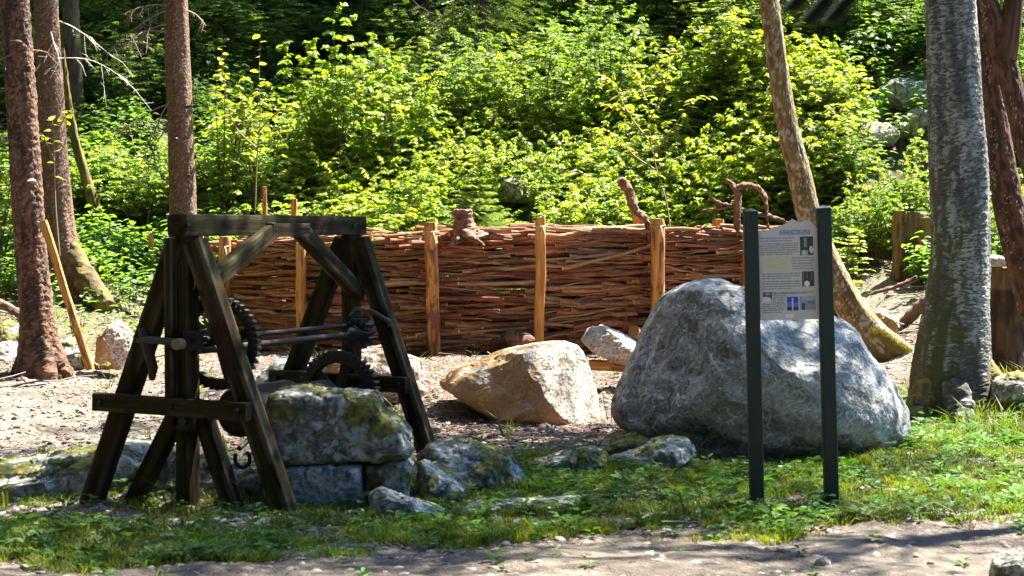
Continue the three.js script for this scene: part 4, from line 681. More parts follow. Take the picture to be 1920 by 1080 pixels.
// ------------------------------------------------------------------ the winch
const winch = thing('hand_winch', 'dark weathered timber A-frame hand winch with iron gear wheels', 'winch', V(-1.88, 0, -11.5), -0.398);
const darkWood = phys({ vertexColors: true, map: woodMap, bumpMap: woodBump, bumpScale: 0.004, roughness: 0.85, specularIntensity: 0.2 });
const iron = std({ color: C(0.02, 0.018, 0.015), roughness: 0.6, metalness: 0.55, bumpMap: grainBump, bumpScale: 0.004 });
const rust = std({ color: C(0.028, 0.017, 0.011), roughness: 0.8, metalness: 0.2, bumpMap: grainBump, bumpScale: 0.006 });
function timber(name, a, b, w, h, { seed = 1, up = V(0, 1, 0), tone = 0, parent = winch, litEdge = 0.5, mat = darkWood } = {}) { // from a to b, w across and h along 'up'
  const L = a.distanceTo(b), n = Math.max(4, Math.ceil(L / 0.05)), g = new THREE.BoxGeometry(L, h, w, n, 6, 6), P = g.attributes.position, col = new Float32Array(P.count * 3), uv = g.attributes.uv;
  for (let i = 0; i < P.count; i++) {
    let x = P.getX(i), y = P.getY(i), z = P.getZ(i); const ca = Math.abs(y) / h * 2, cb = Math.abs(z) / w * 2, k = Math.pow(ca ** 10 + cb ** 10, 0.1) || 1, q = Math.max(1, k);
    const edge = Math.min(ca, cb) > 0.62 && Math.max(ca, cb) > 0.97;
    const nz = 0.006 * fbm(x * 2 + seed, y * 9, z * 9, 3) - (edge ? 0.004 * Math.max(0, fbm(x * 4 + seed, 3, 4, 2)) : 0);
    P.setXYZ(i, x, y / q * (1 + nz * 4), z / q * (1 + nz * 4));
    const f = fbm(x * 1.4 + seed, y * 14, z * 14 + seed, 4), m = fbm(x * 2.2 + seed * 2, y * 4, z * 4, 3);
    let c = mixc([0.017, 0.0125, 0.006], [0.055, 0.04, 0.017], sstep(-0.35, 0.35, f)); c = mixc(c, [0.036, 0.038, 0.011], sstep(0.0, 0.35, m + tone) * 0.7);
    if (edge) c = mixc(c, [0.115, 0.10, 0.062], litEdge * sstep(-0.15, 0.25, fbm(x * 3.5 + seed, 1, y > 0 ? 2 : 5, 3) + 0.12));  // pale broken edge colour paints the sunlit rim line on the timbers
    c = mixc(c, [0.05, 0.026, 0.015], sstep(0.2, 0.4, fbm(x * 1.8 + seed, y * 3, z * 3 + 9, 3)) * 0.6);
    col.set(c, i * 3); uv.setXY(i, (y + z) / 0.3 + seed * 0.31, x / 1.0 + seed * 0.17);
  }
  g.setAttribute('color', new THREE.BufferAttribute(col, 3)); g.computeVertexNormals();
  const m = mesh(name, g, mat, parent), X = b.clone().sub(a).normalize(), Z = X.clone().cross(up).normalize(), Y = Z.clone().cross(X);
  m.quaternion.setFromRotationMatrix(new THREE.Matrix4().makeBasis(X, Y, Z)); m.position.copy(a).add(b).multiplyScalar(0.5); return m;
}
const LEN = 2.06, ZA = 0, ZB = -LEN, HA = 1.66;
const gy = (x, z) => { const c = Math.cos(-0.398), s = Math.sin(-0.398); return height(-1.88 + x * c + z * s, 11.5 - (-x * s + z * c)); };
const upZ = V(0, 0, 1);
timber('top_beam', V(0, HA - 0.045, 0.1), V(0, HA - 0.045, ZB - 0.1), 0.13, 0.125, { seed: 1, tone: 0.1 });
for (const [z, s0] of [[ZA, 10], [ZB, 20]]) {
  const gL = z === ZA ? -0.05 : 0.1, gR = z === ZA ? -0.05 : 0.1;
  timber('leg', V(-0.05, HA - 0.14, z), V(-0.67, gL, z), 0.12, 0.11, { seed: s0 + 1, up: upZ, tone: -0.1 });
  timber('leg', V(0.06, HA - 0.14, z), V(z === ZA ? 0.66 : 0.57, gR, z), 0.12, 0.112, { seed: s0 + 2, up: upZ, tone: 0.05, litEdge: 1 });
  timber('post', V(-0.005, HA - 0.1, z - 0.012), V(-0.005, gL, z - 0.012), 0.10, 0.12, { seed: s0 + 3, up: upZ, tone: 0.05 });
  if (z === ZA) timber('post', V(-0.055, HA - 0.12, z + 0.085), V(-0.055, 0.46, z + 0.085), 0.055, 0.06, { seed: s0 + 4, up: upZ, tone: 0.35, litEdge: 0.8 });
  timber('crossbar', V(-0.56, 0.585, z + 0.105), V(0.47, 0.56, z + 0.105), 0.07, 0.105, { seed: s0 + 5, tone: 0.12 });
  timber('strut', V(-0.06, 0.56, z - 0.03), V(-0.40, gL, z - 0.02), 0.1, 0.10, { seed: s0 + 6, up: upZ, tone: -0.2 });
  timber('strut', V(0.07, 0.56, z - 0.03), V(0.31, gL, z - 0.02), 0.1, 0.10, { seed: s0 + 7, up: upZ, tone: -0.1, litEdge: 0.9 });
  const bolt = new THREE.CylinderGeometry(0.016, 0.016, 0.03, 8); bolt.rotateX(Math.PI / 2);
  for (const [bx, by] of [[-0.5, 0.58], [-0.02, 0.575], [0.42, 0.565], [-0.05, 1.32], [0.06, HA - 0.05]]) { const m = mesh('bolt', bolt, iron, winch); m.position.set(bx, by, z + (by > 1 ? 0.085 : 0.15)); }
}
timber('brace', V(0.075, 1.245, ZA - 0.05), V(0.075, HA - 0.07, -0.86), 0.085, 0.10, { seed: 31, litEdge: 1, tone: 0.1 });
timber('brace', V(0.075, HA - 0.07, -1.2), V(0.075, 1.155, ZB + 0.03), 0.085, 0.10, { seed: 32, litEdge: 1, tone: -0.05 });
timber('collar_beam', V(0.085, HA - 0.075, -0.8), V(0.085, HA - 0.075, -1.26), 0.07, 0.085, { seed: 33, litEdge: 1 });
// shafts, drum, gears
const rod = (name, a, b, r, mat = iron, parent = winch, seg = 16) => { const L = a.distanceTo(b), m = mesh(name, new THREE.CylinderGeometry(r, r, L, seg), mat, parent); m.position.copy(a).add(b).multiplyScalar(0.5); m.quaternion.setFromUnitVectors(V(0, 1, 0), b.clone().sub(a).normalize()); return m; };
const shaft = std({ color: C(0.03, 0.026, 0.018), roughness: 0.5, metalness: 0.6, bumpMap: grainBump, bumpScale: 0.003 });
rod('shaft', V(0.1, 0.955, 0.16), V(0.1, 0.955, ZB - 0.12), 0.016, shaft);
rod('shaft', V(0.16, 0.90, 0.12), V(0.16, 0.90, ZB + 0.22), 0.021, shaft);
function gear(name, pos, R, teeth, width, ring, spokes, depth) {
  const s = new THREE.Shape(); const t = teeth * 4, th = 0.026;
  for (let i = 0; i <= t; i++) { const q = i % 4, a = i / t * 6.28318, r = q === 1 || q === 2 ? R + th : R; i ? s.lineTo(Math.cos(a) * r, Math.sin(a) * r) : s.moveTo(Math.cos(a) * r, Math.sin(a) * r); }
  if (ring) { const h = new THREE.Path(); h.absarc(0, 0, R - ring, 0, Math.PI * 2, true); s.holes.push(h); }
  const g = new THREE.ExtrudeGeometry(s, { depth: width, bevelEnabled: true, bevelSize: 0.003, bevelThickness: 0.003, bevelSegments: 1, curveSegments: 48 }); g.translate(0, 0, -width / 2);
  const m = mesh(name, g, iron, winch); m.position.copy(pos);
  for (let k = 0; k < spokes; k++) { const a = k / spokes * 6.283 + 0.3, c = Math.cos(a), d = Math.sin(a), sp = mesh('spoke', new RoundedBoxGeometry(R - ring, 0.055, width * 0.55, 2, 0.012), rust, m); sp.position.set(c * (R - ring) / 2, d * (R - ring) / 2, 0); sp.rotation.z = a; }
  const hub = mesh('hub', new THREE.CylinderGeometry(0.055, 0.055, width * 1.7, 20), iron, m); hub.rotation.x = Math.PI / 2; return m;
}
gear('gear_wheel', V(0.04, 0.49, ZB + 0.26), 0.27, 44, 0.07, 0.05, 6);
gear('gear_wheel', V(0.14, 0.93, ZA - 0.12), 0.245, 42, 0.045, 0.036, 4);
gear('pinion', V(0.16, 0.90, ZB + 0.2), 0.075, 12, 0.12, 0, 0);
{ const d = mesh('drum', new THREE.CylinderGeometry(0.12, 0.12, 1.1, 28), rust, winch); d.rotation.x = Math.PI / 2; d.position.set(0.04, 0.49, -1.05);
  const rope = new Buf(), P = []; for (let i = 0; i <= 400; i++) { const a = i / 400 * 6.28318 * 20; P.push(V(0.04 + Math.cos(a) * 0.142, 0.49 + Math.sin(a) * 0.142, -0.5 - i / 400 * 0.62)); } rope.tube(P, P.map(() => 0.013), 5, [0.05, 0.04, 0.03]); mesh('cable', rope.build(), M.twig, winch);
  rod('drum_axle', V(0.04, 0.49, 0.12), V(0.04, 0.49, ZB - 0.1), 0.026, shaft);
  const hook = mesh('hook', new THREE.TorusGeometry(0.05, 0.012, 8, 24, 4.6), iron, winch); hook.position.set(0.2, 0.24, -0.28); hook.rotation.z = 2.6; rod('chain', V(0.15, 0.36, -0.5), V(0.18, 0.30, -0.28), 0.016);
  // bearings, cranks and the small fittings beside the posts
  for (const [x, y, z] of [[0.1, 0.955, 0.09], [0.1, 0.955, ZB + 0.07], [0.04, 0.49, 0.07], [0.04, 0.49, ZB + 0.08]]) { const m = mesh('bearing', new RoundedBoxGeometry(0.12, 0.12, 0.05, 2, 0.015), iron, winch); m.position.set(x, y, z); }
  const knob = mesh('shaft_end', new THREE.CylinderGeometry(0.032, 0.032, 0.06, 20), std({ color: C(0.2, 0.14, 0.075), roughness: 0.8 }), winch); knob.rotation.x = Math.PI / 2; knob.position.set(0.07, 0.94, 0.2);
  const brk = new Buf(); brk.tube([V(-0.34, 0.94, 0.02), V(-0.2, 0.955, 0.1), V(-0.05, 0.95, 0.15), V(0.06, 0.95, 0.17)], [0.018, 0.022, 0.022, 0.016], 8, [0.03, 0.045, 0.03]); mesh('lever', brk.build(), M.twig, winch);
  const bk = new Buf(); bk.tube([V(-0.26, 1.02, 0.06), V(-0.23, 0.9, 0.06), V(-0.21, 0.78, 0.03), V(-0.24, 0.72, 0)], [0.03, 0.034, 0.03, 0.02], 8, [0.045, 0.03, 0.024]); mesh('pawl', bk.build(), M.twig, winch);
  const cr = new Buf(); cr.tube([V(0.06, 1.02, ZB + 0.12), V(0.14, 1.065, ZB + 0.2), V(0.27, 1.05, ZB + 0.22), V(0.38, 0.985, ZB + 0.2), V(0.39, 0.95, ZB + 0.2)], [0.012, 0.014, 0.014, 0.016, 0.02], 8, [0.06, 0.06, 0.04]); mesh('crank_handle', cr.build(), M.twig, winch);
  const cone = mesh('boss', new THREE.ConeGeometry(0.06, 0.14, 20), iron, winch); cone.rotation.x = Math.PI / 2; cone.position.set(0.24, 0.90, ZB + 0.32); cone.rotation.set(0, 0, -1.4);
}

// ------------------------------------------------------------------ the information sign
{
  const D = 11.3, pl = at(1420, 956, D), sign = thing('information_sign', 'information panel with blue title and small photos between two dark green posts', 'sign', pl), o = pl;
  const green = std({ color: C(0.005, 0.021, 0.016), roughness: 0.6, bumpMap: woodBump, bumpScale: 0.002 }), cap = std({ color: C(0.32, 0.33, 0.30), roughness: 0.7 });
  const post = (xb, yb, xt, yt, capMat) => { const b = at(xb, yb, D).sub(o), t = at(xt, yt, D).sub(o), L = t.distanceTo(b), m = mesh('post', new RoundedBoxGeometry(0.079, L, 0.079, 3, 0.007), green, sign); m.position.copy(b).add(t).multiplyScalar(0.5); m.quaternion.setFromUnitVectors(V(0, 1, 0), t.clone().sub(b).normalize()); const c = mesh('post_cap', new THREE.ConeGeometry(0.053, 0.018, 4, 1), capMat, m); c.rotation.y = Math.PI / 4; c.position.y = L / 2 + 0.009; return m; };
  post(1420, 978, 1407, 396, green); post(1560, 978, 1544, 390, cap);
  const W = 0.352, H = 0.575, px0 = 1419.5, toL = (x, y) => [(x - px0) / 116.5 * W, (601 - y) / 190 * H];
  const outline = [[1420, 601], [1536, 601], [1536, 432], [1530, 424], [1520, 414], [1510, 417], [1500, 418], [1490, 412], [1481, 418], [1472, 423], [1462, 425], [1452, 427], [1444, 432], [1436, 430], [1428, 433], [1420, 431]].map(([x, y]) => toL(x, y));
  const sh = new THREE.Shape(outline.map(([x, y]) => new THREE.Vector2(x, y)));
  const cv = document.createElement('canvas'); cv.width = 704; cv.height = 1150; const c = cv.getContext('2d'), k = 704 / W, R = rng(12);
  c.fillStyle = '#c3c9c6'; c.fillRect(0, 0, 704, 1150);
  const X = (x) => (x - 1380) / 4.5, fx = (zx) => (1380 + zx / 4.5 - px0) / 116.5 * 704, fy = (zy) => 1150 - (601 - (380 + zy / 4.5)) / 190 * 1150; // zoomed-photo coordinates to canvas
  c.fillStyle = '#2b55ad'; c.font = 'bold 62px sans-serif'; c.textBaseline = 'alphabetic'; c.save(); c.translate(fx(378), fy(270)); c.scale((fx(640) - fx(378)) / c.measureText('GRANITKUNS').width, 1); c.fillText('GRANITKUNS', 0, 0); c.restore();
  c.fillRect(fx(378), fy(273), fx(640) - fx(378), 4);
  const lines = (x0, x1, y0, y1, n, col, hgt) => { for (let i = 0; i < n; i++) { const y = fy(y0 + (y1 - y0) * i / Math.max(1, n - 1)); let x = fx(x0); const end = fx(x1) - (i === n - 1 ? R() * 120 : R() * 20); c.fillStyle = col; while (x < end) { const w = 14 + R() * 46; for (let q = x; q < Math.min(end, x + w); q += 7) c.fillRect(q, y - hgt * (0.5 + R() * 0.25), 5, hgt * (0.75 + R() * 0.35)); x += w + 10; } } };
  lines(215, 512, 305, 328, 2, '#31569c', 13); lines(215, 540, 352, 440, 6, '#46504f', 11); lines(480, 668, 475, 565, 5, '#46504f', 11); lines(225, 555, 605, 645, 3, '#46504f', 11); lines(225, 555, 670, 732, 4, '#46504f', 11); lines(315, 665, 765, 775, 2, '#46504f', 11); lines(315, 420, 790, 845, 4, '#46504f', 11); lines(225, 420, 860, 930, 5, '#46504f', 11);
  c.fillStyle = '#c9cfa8'; c.fillRect(fx(228), fy(458), fx(466) - fx(228), fy(580) - fy(458)); c.strokeStyle = '#b0b494'; c.lineWidth = 3; for (let i = 0; i < 9; i++) { c.beginPath(); let x = fx(240 + R() * 60), y = fy(475 + R() * 90); c.moveTo(x, y); for (let q = 0; q < 5; q++) c.lineTo(x += 30 + R() * 40, y += (R() - 0.5) * 34); c.stroke(); }
  const photo = (x0, y0, x1, y1, cells) => { const a = fx(x0), b = fy(y0), w = fx(x1) - a, h = fy(y1) - b; c.save(); c.beginPath(); c.rect(a, b, w, h); c.clip(); for (const [col, x, y, ww, hh, el] of cells) { c.fillStyle = col; if (el) { c.beginPath(); c.ellipse(a + x * w, b + y * h, ww * w, hh * h, 0, 0, 7); c.fill(); } else c.fillRect(a + x * w, b + y * h, ww * w, hh * h); } c.restore(); };
  photo(550, 295, 662, 452, [['#1d3836', 0, 0, 1, 1], ['#5f9c8c', 0.28, 0.08, 0.25, 0.5], ['#4a3038', 0.65, 0.1, 0.35, 0.45], ['#7fae9f', 0.1, 0.72, 0.5, 0.28], ['#d8d3b0', 0.3, 0.86, 0.12, 0.1, 1], ['#cfe0d8', 0.85, 0.7, 0.15, 0.2, 1]]);
  photo(562, 588, 664, 745, [['#b7b9b4', 0, 0, 1, 1], ['#3a3534', 0, 0, 1, 0.8], ['#7b7672', 0.1, 0.0, 0.07, 0.5], ['#7b7672', 0.4, 0, 0.06, 0.45], ['#7b7672', 0.75, 0, 0.06, 0.5], ['#eef0ee', 0.4, 0.66, 0.24, 0.15, 1], ['#c8cbc8', 0, 0.85, 1, 0.15]]);
  photo(228, 755, 306, 838, [['#454062', 0, 0, 1, 1], ['#d9dade', 0.3, 0.85, 0.65, 0.35, 1], ['#8a86a8', 0.5, 0.2, 0.3, 0.2, 1]]);
  photo(430, 800, 527, 916, [['#2a49c8', 0, 0, 1, 0.75], ['#4d7de0', 0, 0.4, 1, 0.35], ['#2c2f4c', 0, 0.75, 1, 0.25], ['#d2daf0', 0.44, 0.08, 0.12, 0.9]]);
  photo(540, 798, 674, 914, [['#8f97b0', 0, 0, 1, 1], ['#a8afc4', 0.1, 0.0, 0.9, 0.3], ['#33415f', 0.12, 0.52, 0.2, 0.48], ['#6f7892', 0.5, 0.35, 0.4, 0.2]]);
  c.fillStyle = '#e2e6e4'; c.fillRect(fx(418), fy(945), fx(490) - fx(418), fy(978) - fy(945));
  const map = new THREE.CanvasTexture(cv); map.colorSpace = THREE.SRGBColorSpace;
  const body = new THREE.ExtrudeGeometry(sh, { depth: 0.012, bevelEnabled: false }), print = new THREE.ShapeGeometry(sh), uv = print.attributes.uv, pp = print.attributes.position;
  for (let i = 0; i < pp.count; i++) uv.setXY(i, pp.getX(i) / W, pp.getY(i) / H);
  const base = at(1420, 601, D).sub(o), p = mesh('panel', body, std({ color: C(0.5, 0.52, 0.5), roughness: 0.6 }), sign); p.position.set(base.x, base.y, base.z - 0.01); p.rotation.z = 0.024;
  const s = mesh('printed_sheet', print, std({ map, roughness: 0.5 }), p); s.position.z = 0.0145;
}

// ------------------------------------------------------------------ bushes on the slope
function shrubGeo({ h, r, stems, twigs, leaves, L, W, seed, lo = [0.075, 0.18, 0.012], hi = [0.29, 0.41, 0.02], up = 0.35, bare = 0.15 }) {
  const R = rng(seed), b = new Buf(), w = new Buf(), d = new THREE.Vector3(), n = new THREE.Vector3(), o = new THREE.Vector3();
  for (let s = 0; s < stems; s++) {
    const a = R() * 6.283, out = r * (0.15 + R() * 0.75), hh = h * (0.55 + R() * 0.45), b0 = V(Math.cos(a) * r * 0.15 * R(), -0.15, Math.sin(a) * r * 0.15 * R()), tip = V(Math.cos(a) * out, hh * (1 - 0.25 * (out / r) ** 2), Math.sin(a) * out), mid = V(lerp(b0.x, tip.x, 0.3), hh * 0.6, lerp(b0.z, tip.z, 0.3));
    const curve = new THREE.QuadraticBezierCurve3(b0, mid, tip), P = curve.getPoints(7);
    w.tube(P, P.map((_, i) => 0.014 * (1.2 - i / 7) * Math.sqrt(h / 2)), 4, mixc([0.06, 0.045, 0.03], [0.13, 0.09, 0.055], R()), false);
    const tone0 = R();
    for (let k = 0; k < twigs; k++) {
      const t = bare + (1 - bare) * (k + R()) / twigs, p = curve.getPoint(Math.min(1, t)), e = k * 2.4 + R(), len = (0.25 + R() * 0.45) * r * 0.55 * (1.15 - t * 0.6);
      d.set(Math.cos(e), up * (R() * 1.4 - 0.1) + (t > 0.93 ? 1.2 : 0), Math.sin(e)).normalize();
      const q = p.clone().addScaledVector(d, len).add(V(0, -0.12 * len, 0)), m = p.clone().addScaledVector(d, len * 0.55).add(V(0, 0.03 * len, 0));
      w.tube([p, m, q], [0.005, 0.004, 0.002], 3, [0.1, 0.075, 0.045], false);
      const tw = new THREE.QuadraticBezierCurve3(p, m, q), tone = tone0 * 0.5 + R() * 0.3;
      for (let j = 0; j < leaves; j++) {
        const u = 0.15 + 0.87 * (j + 0.5) / leaves, s2 = j % 2 ? 1 : -1; tw.getPoint(Math.min(1, u), o);
        const ang = Math.atan2(d.z, d.x) + s2 * (0.9 + R() * 0.5) * (u > 0.95 ? 0.1 : 1);
        n.set((R() - 0.5) * 1.9, 1, (R() - 0.5) * 1.9).normalize();
        const dir = V(Math.cos(ang), -0.18 + (R() - 0.5) * 0.55, Math.sin(ang)).normalize();
        b.leaf(o, dir, n, L * (0.6 + R() * 0.6), W * (0.7 + R() * 0.5), sc(mixc(lo, hi, Math.min(1, tone + R() * 0.35)), 0.85 + R() * 0.3));
      }
    }
  }
  return [b.build({ smooth: false }), w.build()];
}
const TPL = {
  hazel: [1, 2, 3].map((s) => shrubGeo({ h: 3, r: 1.25, stems: 15, twigs: 17, leaves: 10, L: 0.105, W: 0.085, seed: 100 + s })),
  bush: [1, 2].map((s) => shrubGeo({ h: 2.4, r: 1.5, stems: 22, twigs: 18, leaves: 12, L: 0.07, W: 0.046, seed: 110 + s, lo: [0.06, 0.155, 0.012], hi: [0.22, 0.36, 0.018] })),
  low: [1, 2, 3].map((s) => shrubGeo({ h: 1.5, r: 1.2, stems: 18, twigs: 11, leaves: 9, L: 0.09, W: 0.055, seed: 120 + s, bare: 0.25 })),
  shoots: [1, 2].map((s) => shrubGeo({ h: 2.6, r: 0.9, stems: 9, twigs: 16, leaves: 7, L: 0.10, W: 0.08, seed: 130 + s, up: 0.8, lo: [0.14, 0.24, 0.012], hi: [0.30, 0.38, 0.02] })),
};
const tinted = (r, g, b, t = 0.5) => { const m = M.leaf.clone(); m.color.setRGB(r, g, b); m.transmission = t; return m; };
const broadleaf = tinted(1.22, 1.14, 0.86, 0.63); // one leaf for every bush: sun and shade do the rest
const TINT = { bright: broadleaf, plain: broadleaf, deep: broadleaf, yellow: broadleaf };
let shrubN = 0;
function shrub(px, D, h, r, tpl, tint, label, name = 'bush', category = 'bush') {
  const set = TPL[tpl], [leaves, wood] = set[shrubN % set.length], x = xAt(px, D), base = { hazel: [3, 1.25], bush: [2.4, 1.5], low: [1.5, 1.2], shoots: [2.6, 0.9] }[tpl];
  const t = thing(name, label, category, onGround(x, D), shrubN * 1.7);
  for (const [n, g, m] of [['foliage', leaves, TINT[tint]], ['stems', wood, M.twig]]) { const q = mesh(n, g, m, t); q.scale.set(r / base[1], h / base[0], r / base[1]); }
  shrubN++; return t;
}
[ // first row, just behind the fence
  [-15, 26, 2.2, 0.9, 'shoots', 'bright', 'sunlit sapling clump cut off by the left edge behind the nearest spruce'],
  [190, 29, 1.3, 1.3, 'low', 'plain', 'low leafy bush right of the leaning mossy stem'],
  [275, 28.6, 1.2, 1.1, 'low', 'bright', 'low bright bush just left of the straight reddish spruce'],
  [225, 32.5, 1.7, 1.3, 'bush', 'deep', 'dim bush in the dark gap between the left spruces'],
  [420, 29.3, 2.6, 1.0, 'shoots', 'yellow', 'yellow-green hazel shoots right of the reddish spruce above the winch beam'],
  [500, 30, 2.5, 1.1, 'shoots', 'bright', 'tall thin-shooted hazel above the middle of the winch beam'],
  [455, 28.1, 1.35, 1.1, 'low', 'bright', 'low bush behind the fence left of the thin grey back stakes'],
  [585, 28.3, 1.5, 1.1, 'hazel', 'bright', 'hazel bush right behind the winch beam end'],
  [640, 31, 3.3, 1.35, 'hazel', 'bright', 'tall bright hazel reaching the top edge left of centre'],
  [745, 30.4, 2.9, 1.25, 'hazel', 'bright', 'broad sunny hazel left of the hillside spruce'],
  [690, 28.1, 1.6, 1.0, 'shoots', 'yellow', 'yellow-green low hazel behind the fence left of the tan bark-patched post'],
  [770, 28.4, 1.0, 1.0, 'low', 'plain', 'low green bush left of the young spruce'],
  [1010, 28.2, 1.0, 1.0, 'low', 'plain', 'low bush behind the square plank post'],
  [1100, 28.6, 1.2, 1.1, 'low', 'plain', 'leafy low bush left of the gnarled driftwood'],
  [1290, 28.2, 1.0, 1.2, 'low', 'plain', 'low bush between gnarled driftwood and antler branch'],
  [965, 28.7, 0.95, 1.0, 'low', 'bright', 'low sunlit bush before the cleft rock, right of the young spruce'],
  [1190, 29.6, 1.5, 1.2, 'low', 'deep', 'deep green bush behind the gnarled driftwood'],
  [1400, 28.6, 1.5, 1.1, 'low', 'bright', 'bright bush behind the antler-shaped branch'],
  // the dark thicket in the middle and the bright growth above
  [880, 32, 2.4, 1.4, 'bush', 'deep', 'dense dark thicket left part, below the hillside spruce'],
  [1010, 31.6, 2.5, 1.5, 'bush', 'deep', 'dense dark green thicket in the middle of the slope'],
  [1140, 32, 2.6, 1.5, 'bush', 'deep', 'dense thicket right part, behind the yellow-leaved sapling'],
  [960, 35.6, 2.8, 1.6, 'bush', 'plain', 'fine-leaved bush at the top edge right of the hillside spruce'],
  [1075, 36, 3.0, 1.6, 'bush', 'bright', 'bright bush at the top edge above the thicket'],
  [1205, 35.6, 3.0, 1.6, 'bush', 'bright', 'bright fine-leaved bush at the top edge above the yellow sapling'],
  [1330, 35.2, 2.9, 1.5, 'hazel', 'bright', 'tall hazel at the top edge left of the lichen tree'],
  [1280, 31.4, 2.0, 1.3, 'bush', 'plain', 'mid-green bush between yellow sapling and lichen tree'],
  [1385, 31.6, 2.3, 1.3, 'hazel', 'bright', 'hazel bush on the slope against the lichen tree'],
  [1425, 31.2, 2.0, 1.2, 'shoots', 'yellow', 'yellow-leaved shoots behind the lichen tree trunk'],
  // right of the lichen tree
  [1545, 29.4, 1.6, 1.0, 'shoots', 'yellow', 'yellow-green shoots right of the lichen tree'],
  [1575, 28.4, 1.4, 0.9, 'bush', 'plain', 'rounded green bush beside the pale stone bank'],
  [1530, 31.6, 2.2, 1.3, 'bush', 'bright', 'bright bush at the top edge right of the lichen tree'],
  [1610, 31.8, 1.1, 1.1, 'bush', 'bright', 'airy sunlit bush above the rock ledge'],
  [1722, 31.7, 0.8, 1.0, 'bush', 'bright', 'airy bush high on the slope beside the birch'],
  [1600, 26.6, 0.9, 0.9, 'low', 'bright', 'leafy low bush right of the sign behind the curved trunk'],
  [1575, 24.4, 1.15, 0.75, 'shoots', 'yellow', 'yellow maple-like sapling beside the right sign post'],
  [1690, 27.4, 0.9, 0.9, 'low', 'plain', 'low bush above the cut stump'],
  [1742, 28.6, 0.9, 0.7, 'low', 'bright', 'low bush tucked against the birch trunk under the mossy rock'],
  [1895, 25.5, 1.8, 1.0, 'low', 'bright', 'leafy bush glimpsed between the birch and the red trunks'],
  [1945, 29, 2.6, 1.4, 'bush', 'plain', 'tall bush filling the gap at the top right corner'],
  [1850, 31, 2.4, 1.3, 'bush', 'plain', 'bush behind the fork of the red trunks'],
  // the shaded wood, upper left
  [330, 36, 1.4, 1.5, 'hazel', 'plain', 'shaded hazel deep in the wood behind the reddish spruce'],
  [455, 35, 1.3, 1.5, 'hazel', 'plain', 'shaded hazel below the thin dark forest trunks'],
  [240, 39, 1.7, 1.6, 'bush', 'plain', 'dark bush at the back of the wood left of the reddish spruce'],
  [560, 37, 1.6, 1.5, 'hazel', 'deep', 'dim hazel between the forest trunks and the tall bright hazel'],
  [830, 38, 3.0, 1.5, 'bush', 'deep', 'dim bush at the top edge beside the slim grey trunk'],
].forEach((a) => shrub(...a));
// hillside spruce and the young spruce behind the fence
{ const [n, w] = spruceGeo({ h: 5.2, r: 1.45, whorls: 20, per: 7, seed: 9, fine: 0.9, colour: [[0.06, 0.12, 0.014], [0.18, 0.25, 0.03]] }), p = onGround(xAt(905, 34.2), 34.2), t = thing('hillside_spruce', 'light green spruce on the slope reaching the top edge in the middle', 'spruce tree', p);
  mesh('crown', n, M.needle, t).position.y = 0.1; mesh('boughs', w, M.twig, t).position.y = 0.1; }
{ const [n, w] = spruceGeo({ h: 1.9, r: 0.85, whorls: 20, per: 10, seed: 10, fine: 1.3, droop: 0.12, colour: [[0.14, 0.24, 0.03], [0.36, 0.46, 0.08]] }), p = onGround(xAt(893, 27), 27), t = thing('young_spruce', 'small pale green spruce standing behind the root stump on the fence', 'spruce tree', p);
  mesh('crown', n, M.needle, t).position.y = 0.3; mesh('boughs', w, M.twig, t).position.y = 0.3; }
// saplings whose leaves can be picked apart
const leafGeo = (() => { const b = new Buf(); b.leaf(V(0, 0, 0), V(1, 0, 0), V(0, 1, 0), 1, 0.42, [1, 1, 1], 0.12, 0.12); return b.build({ smooth: false }); })();
const roundLeaf = (() => { const b = new Buf(); b.leaf(V(0, 0, 0), V(1, 0, 0), V(0, 1, 0), 1, 0.85, [1, 1, 1], 0.12, 0.1); return b.build({ smooth: false }); })();
const lone = [[0.42, 0.46, 0.025], [0.52, 0.50, 0.03], [0.3, 0.4, 0.025], [0.58, 0.52, 0.04]].map(([r, g, b]) => { const m = M.leaf.clone(); m.color.setRGB(r, g, b); m.transmission = 0.6; return m; });
function sapling(label, D, stems, L, seed, per, geo = leafGeo, category = 'sapling', r0 = 0.012) {
  const o = at(stems[0][0][0], stems[0][0][1], D), t = thing('sapling', label, category, o), R = rng(seed);
  for (const pts of stems) {
    const c = new THREE.CatmullRomCurve3(pts.map(([x, y, d = 0]) => at(x, y, D + d).sub(o))), P = c.getPoints(14), b = new Buf();
    b.tube(P, P.map((_, i) => r0 * (1.1 - i / 14)), 5, [0.2, 0.15, 0.08], false); mesh('stem', b.build(), M.twig, t);
    for (let k = 0; k < per; k++) {
      const p = c.getPoint(0.35 + 0.65 * (k + 0.6) / per), m = mesh('leaf', geo, lone[Math.floor(R() * 4)], t), a = k * 2.4 + R();
      m.position.copy(p); m.rotation.set((R() - 0.5) * 0.9, a, (R() - 0.6) * 0.7, 'YXZ'); m.scale.setScalar(L * (0.7 + R() * 0.5));
    }
  }
}
sapling('slim sapling with long yellow leaves in front of the dark thicket', 27.6, [[[1258, 445], [1250, 380], [1232, 320], [1218, 250], [1214, 190], [1208, 175]], [[1232, 320], [1190, 292], [1150, 250], [1092, 240]], [[1222, 270], [1180, 215], [1150, 160], [1128, 140]], [[1216, 230], [1245, 170], [1254, 110], [1256, 90]], [[1226, 290], [1262, 240], [1300, 190], [1330, 180]], [[1210, 185], [1196, 150], [1186, 120]], [[1180, 215], [1160, 200], [1140, 196]]], 0.15, 3, 16);
sapling('tall bare shoot with round yellow leaves left of the mossy leaning stem', 24, [[[112, 480], [104, 380], [102, 300], [100, 240], [96, 215]], [[102, 300], [84, 262], [76, 250]], [[100, 262], [122, 220], [134, 205]]], 0.11, 5, 8, roundLeaf);
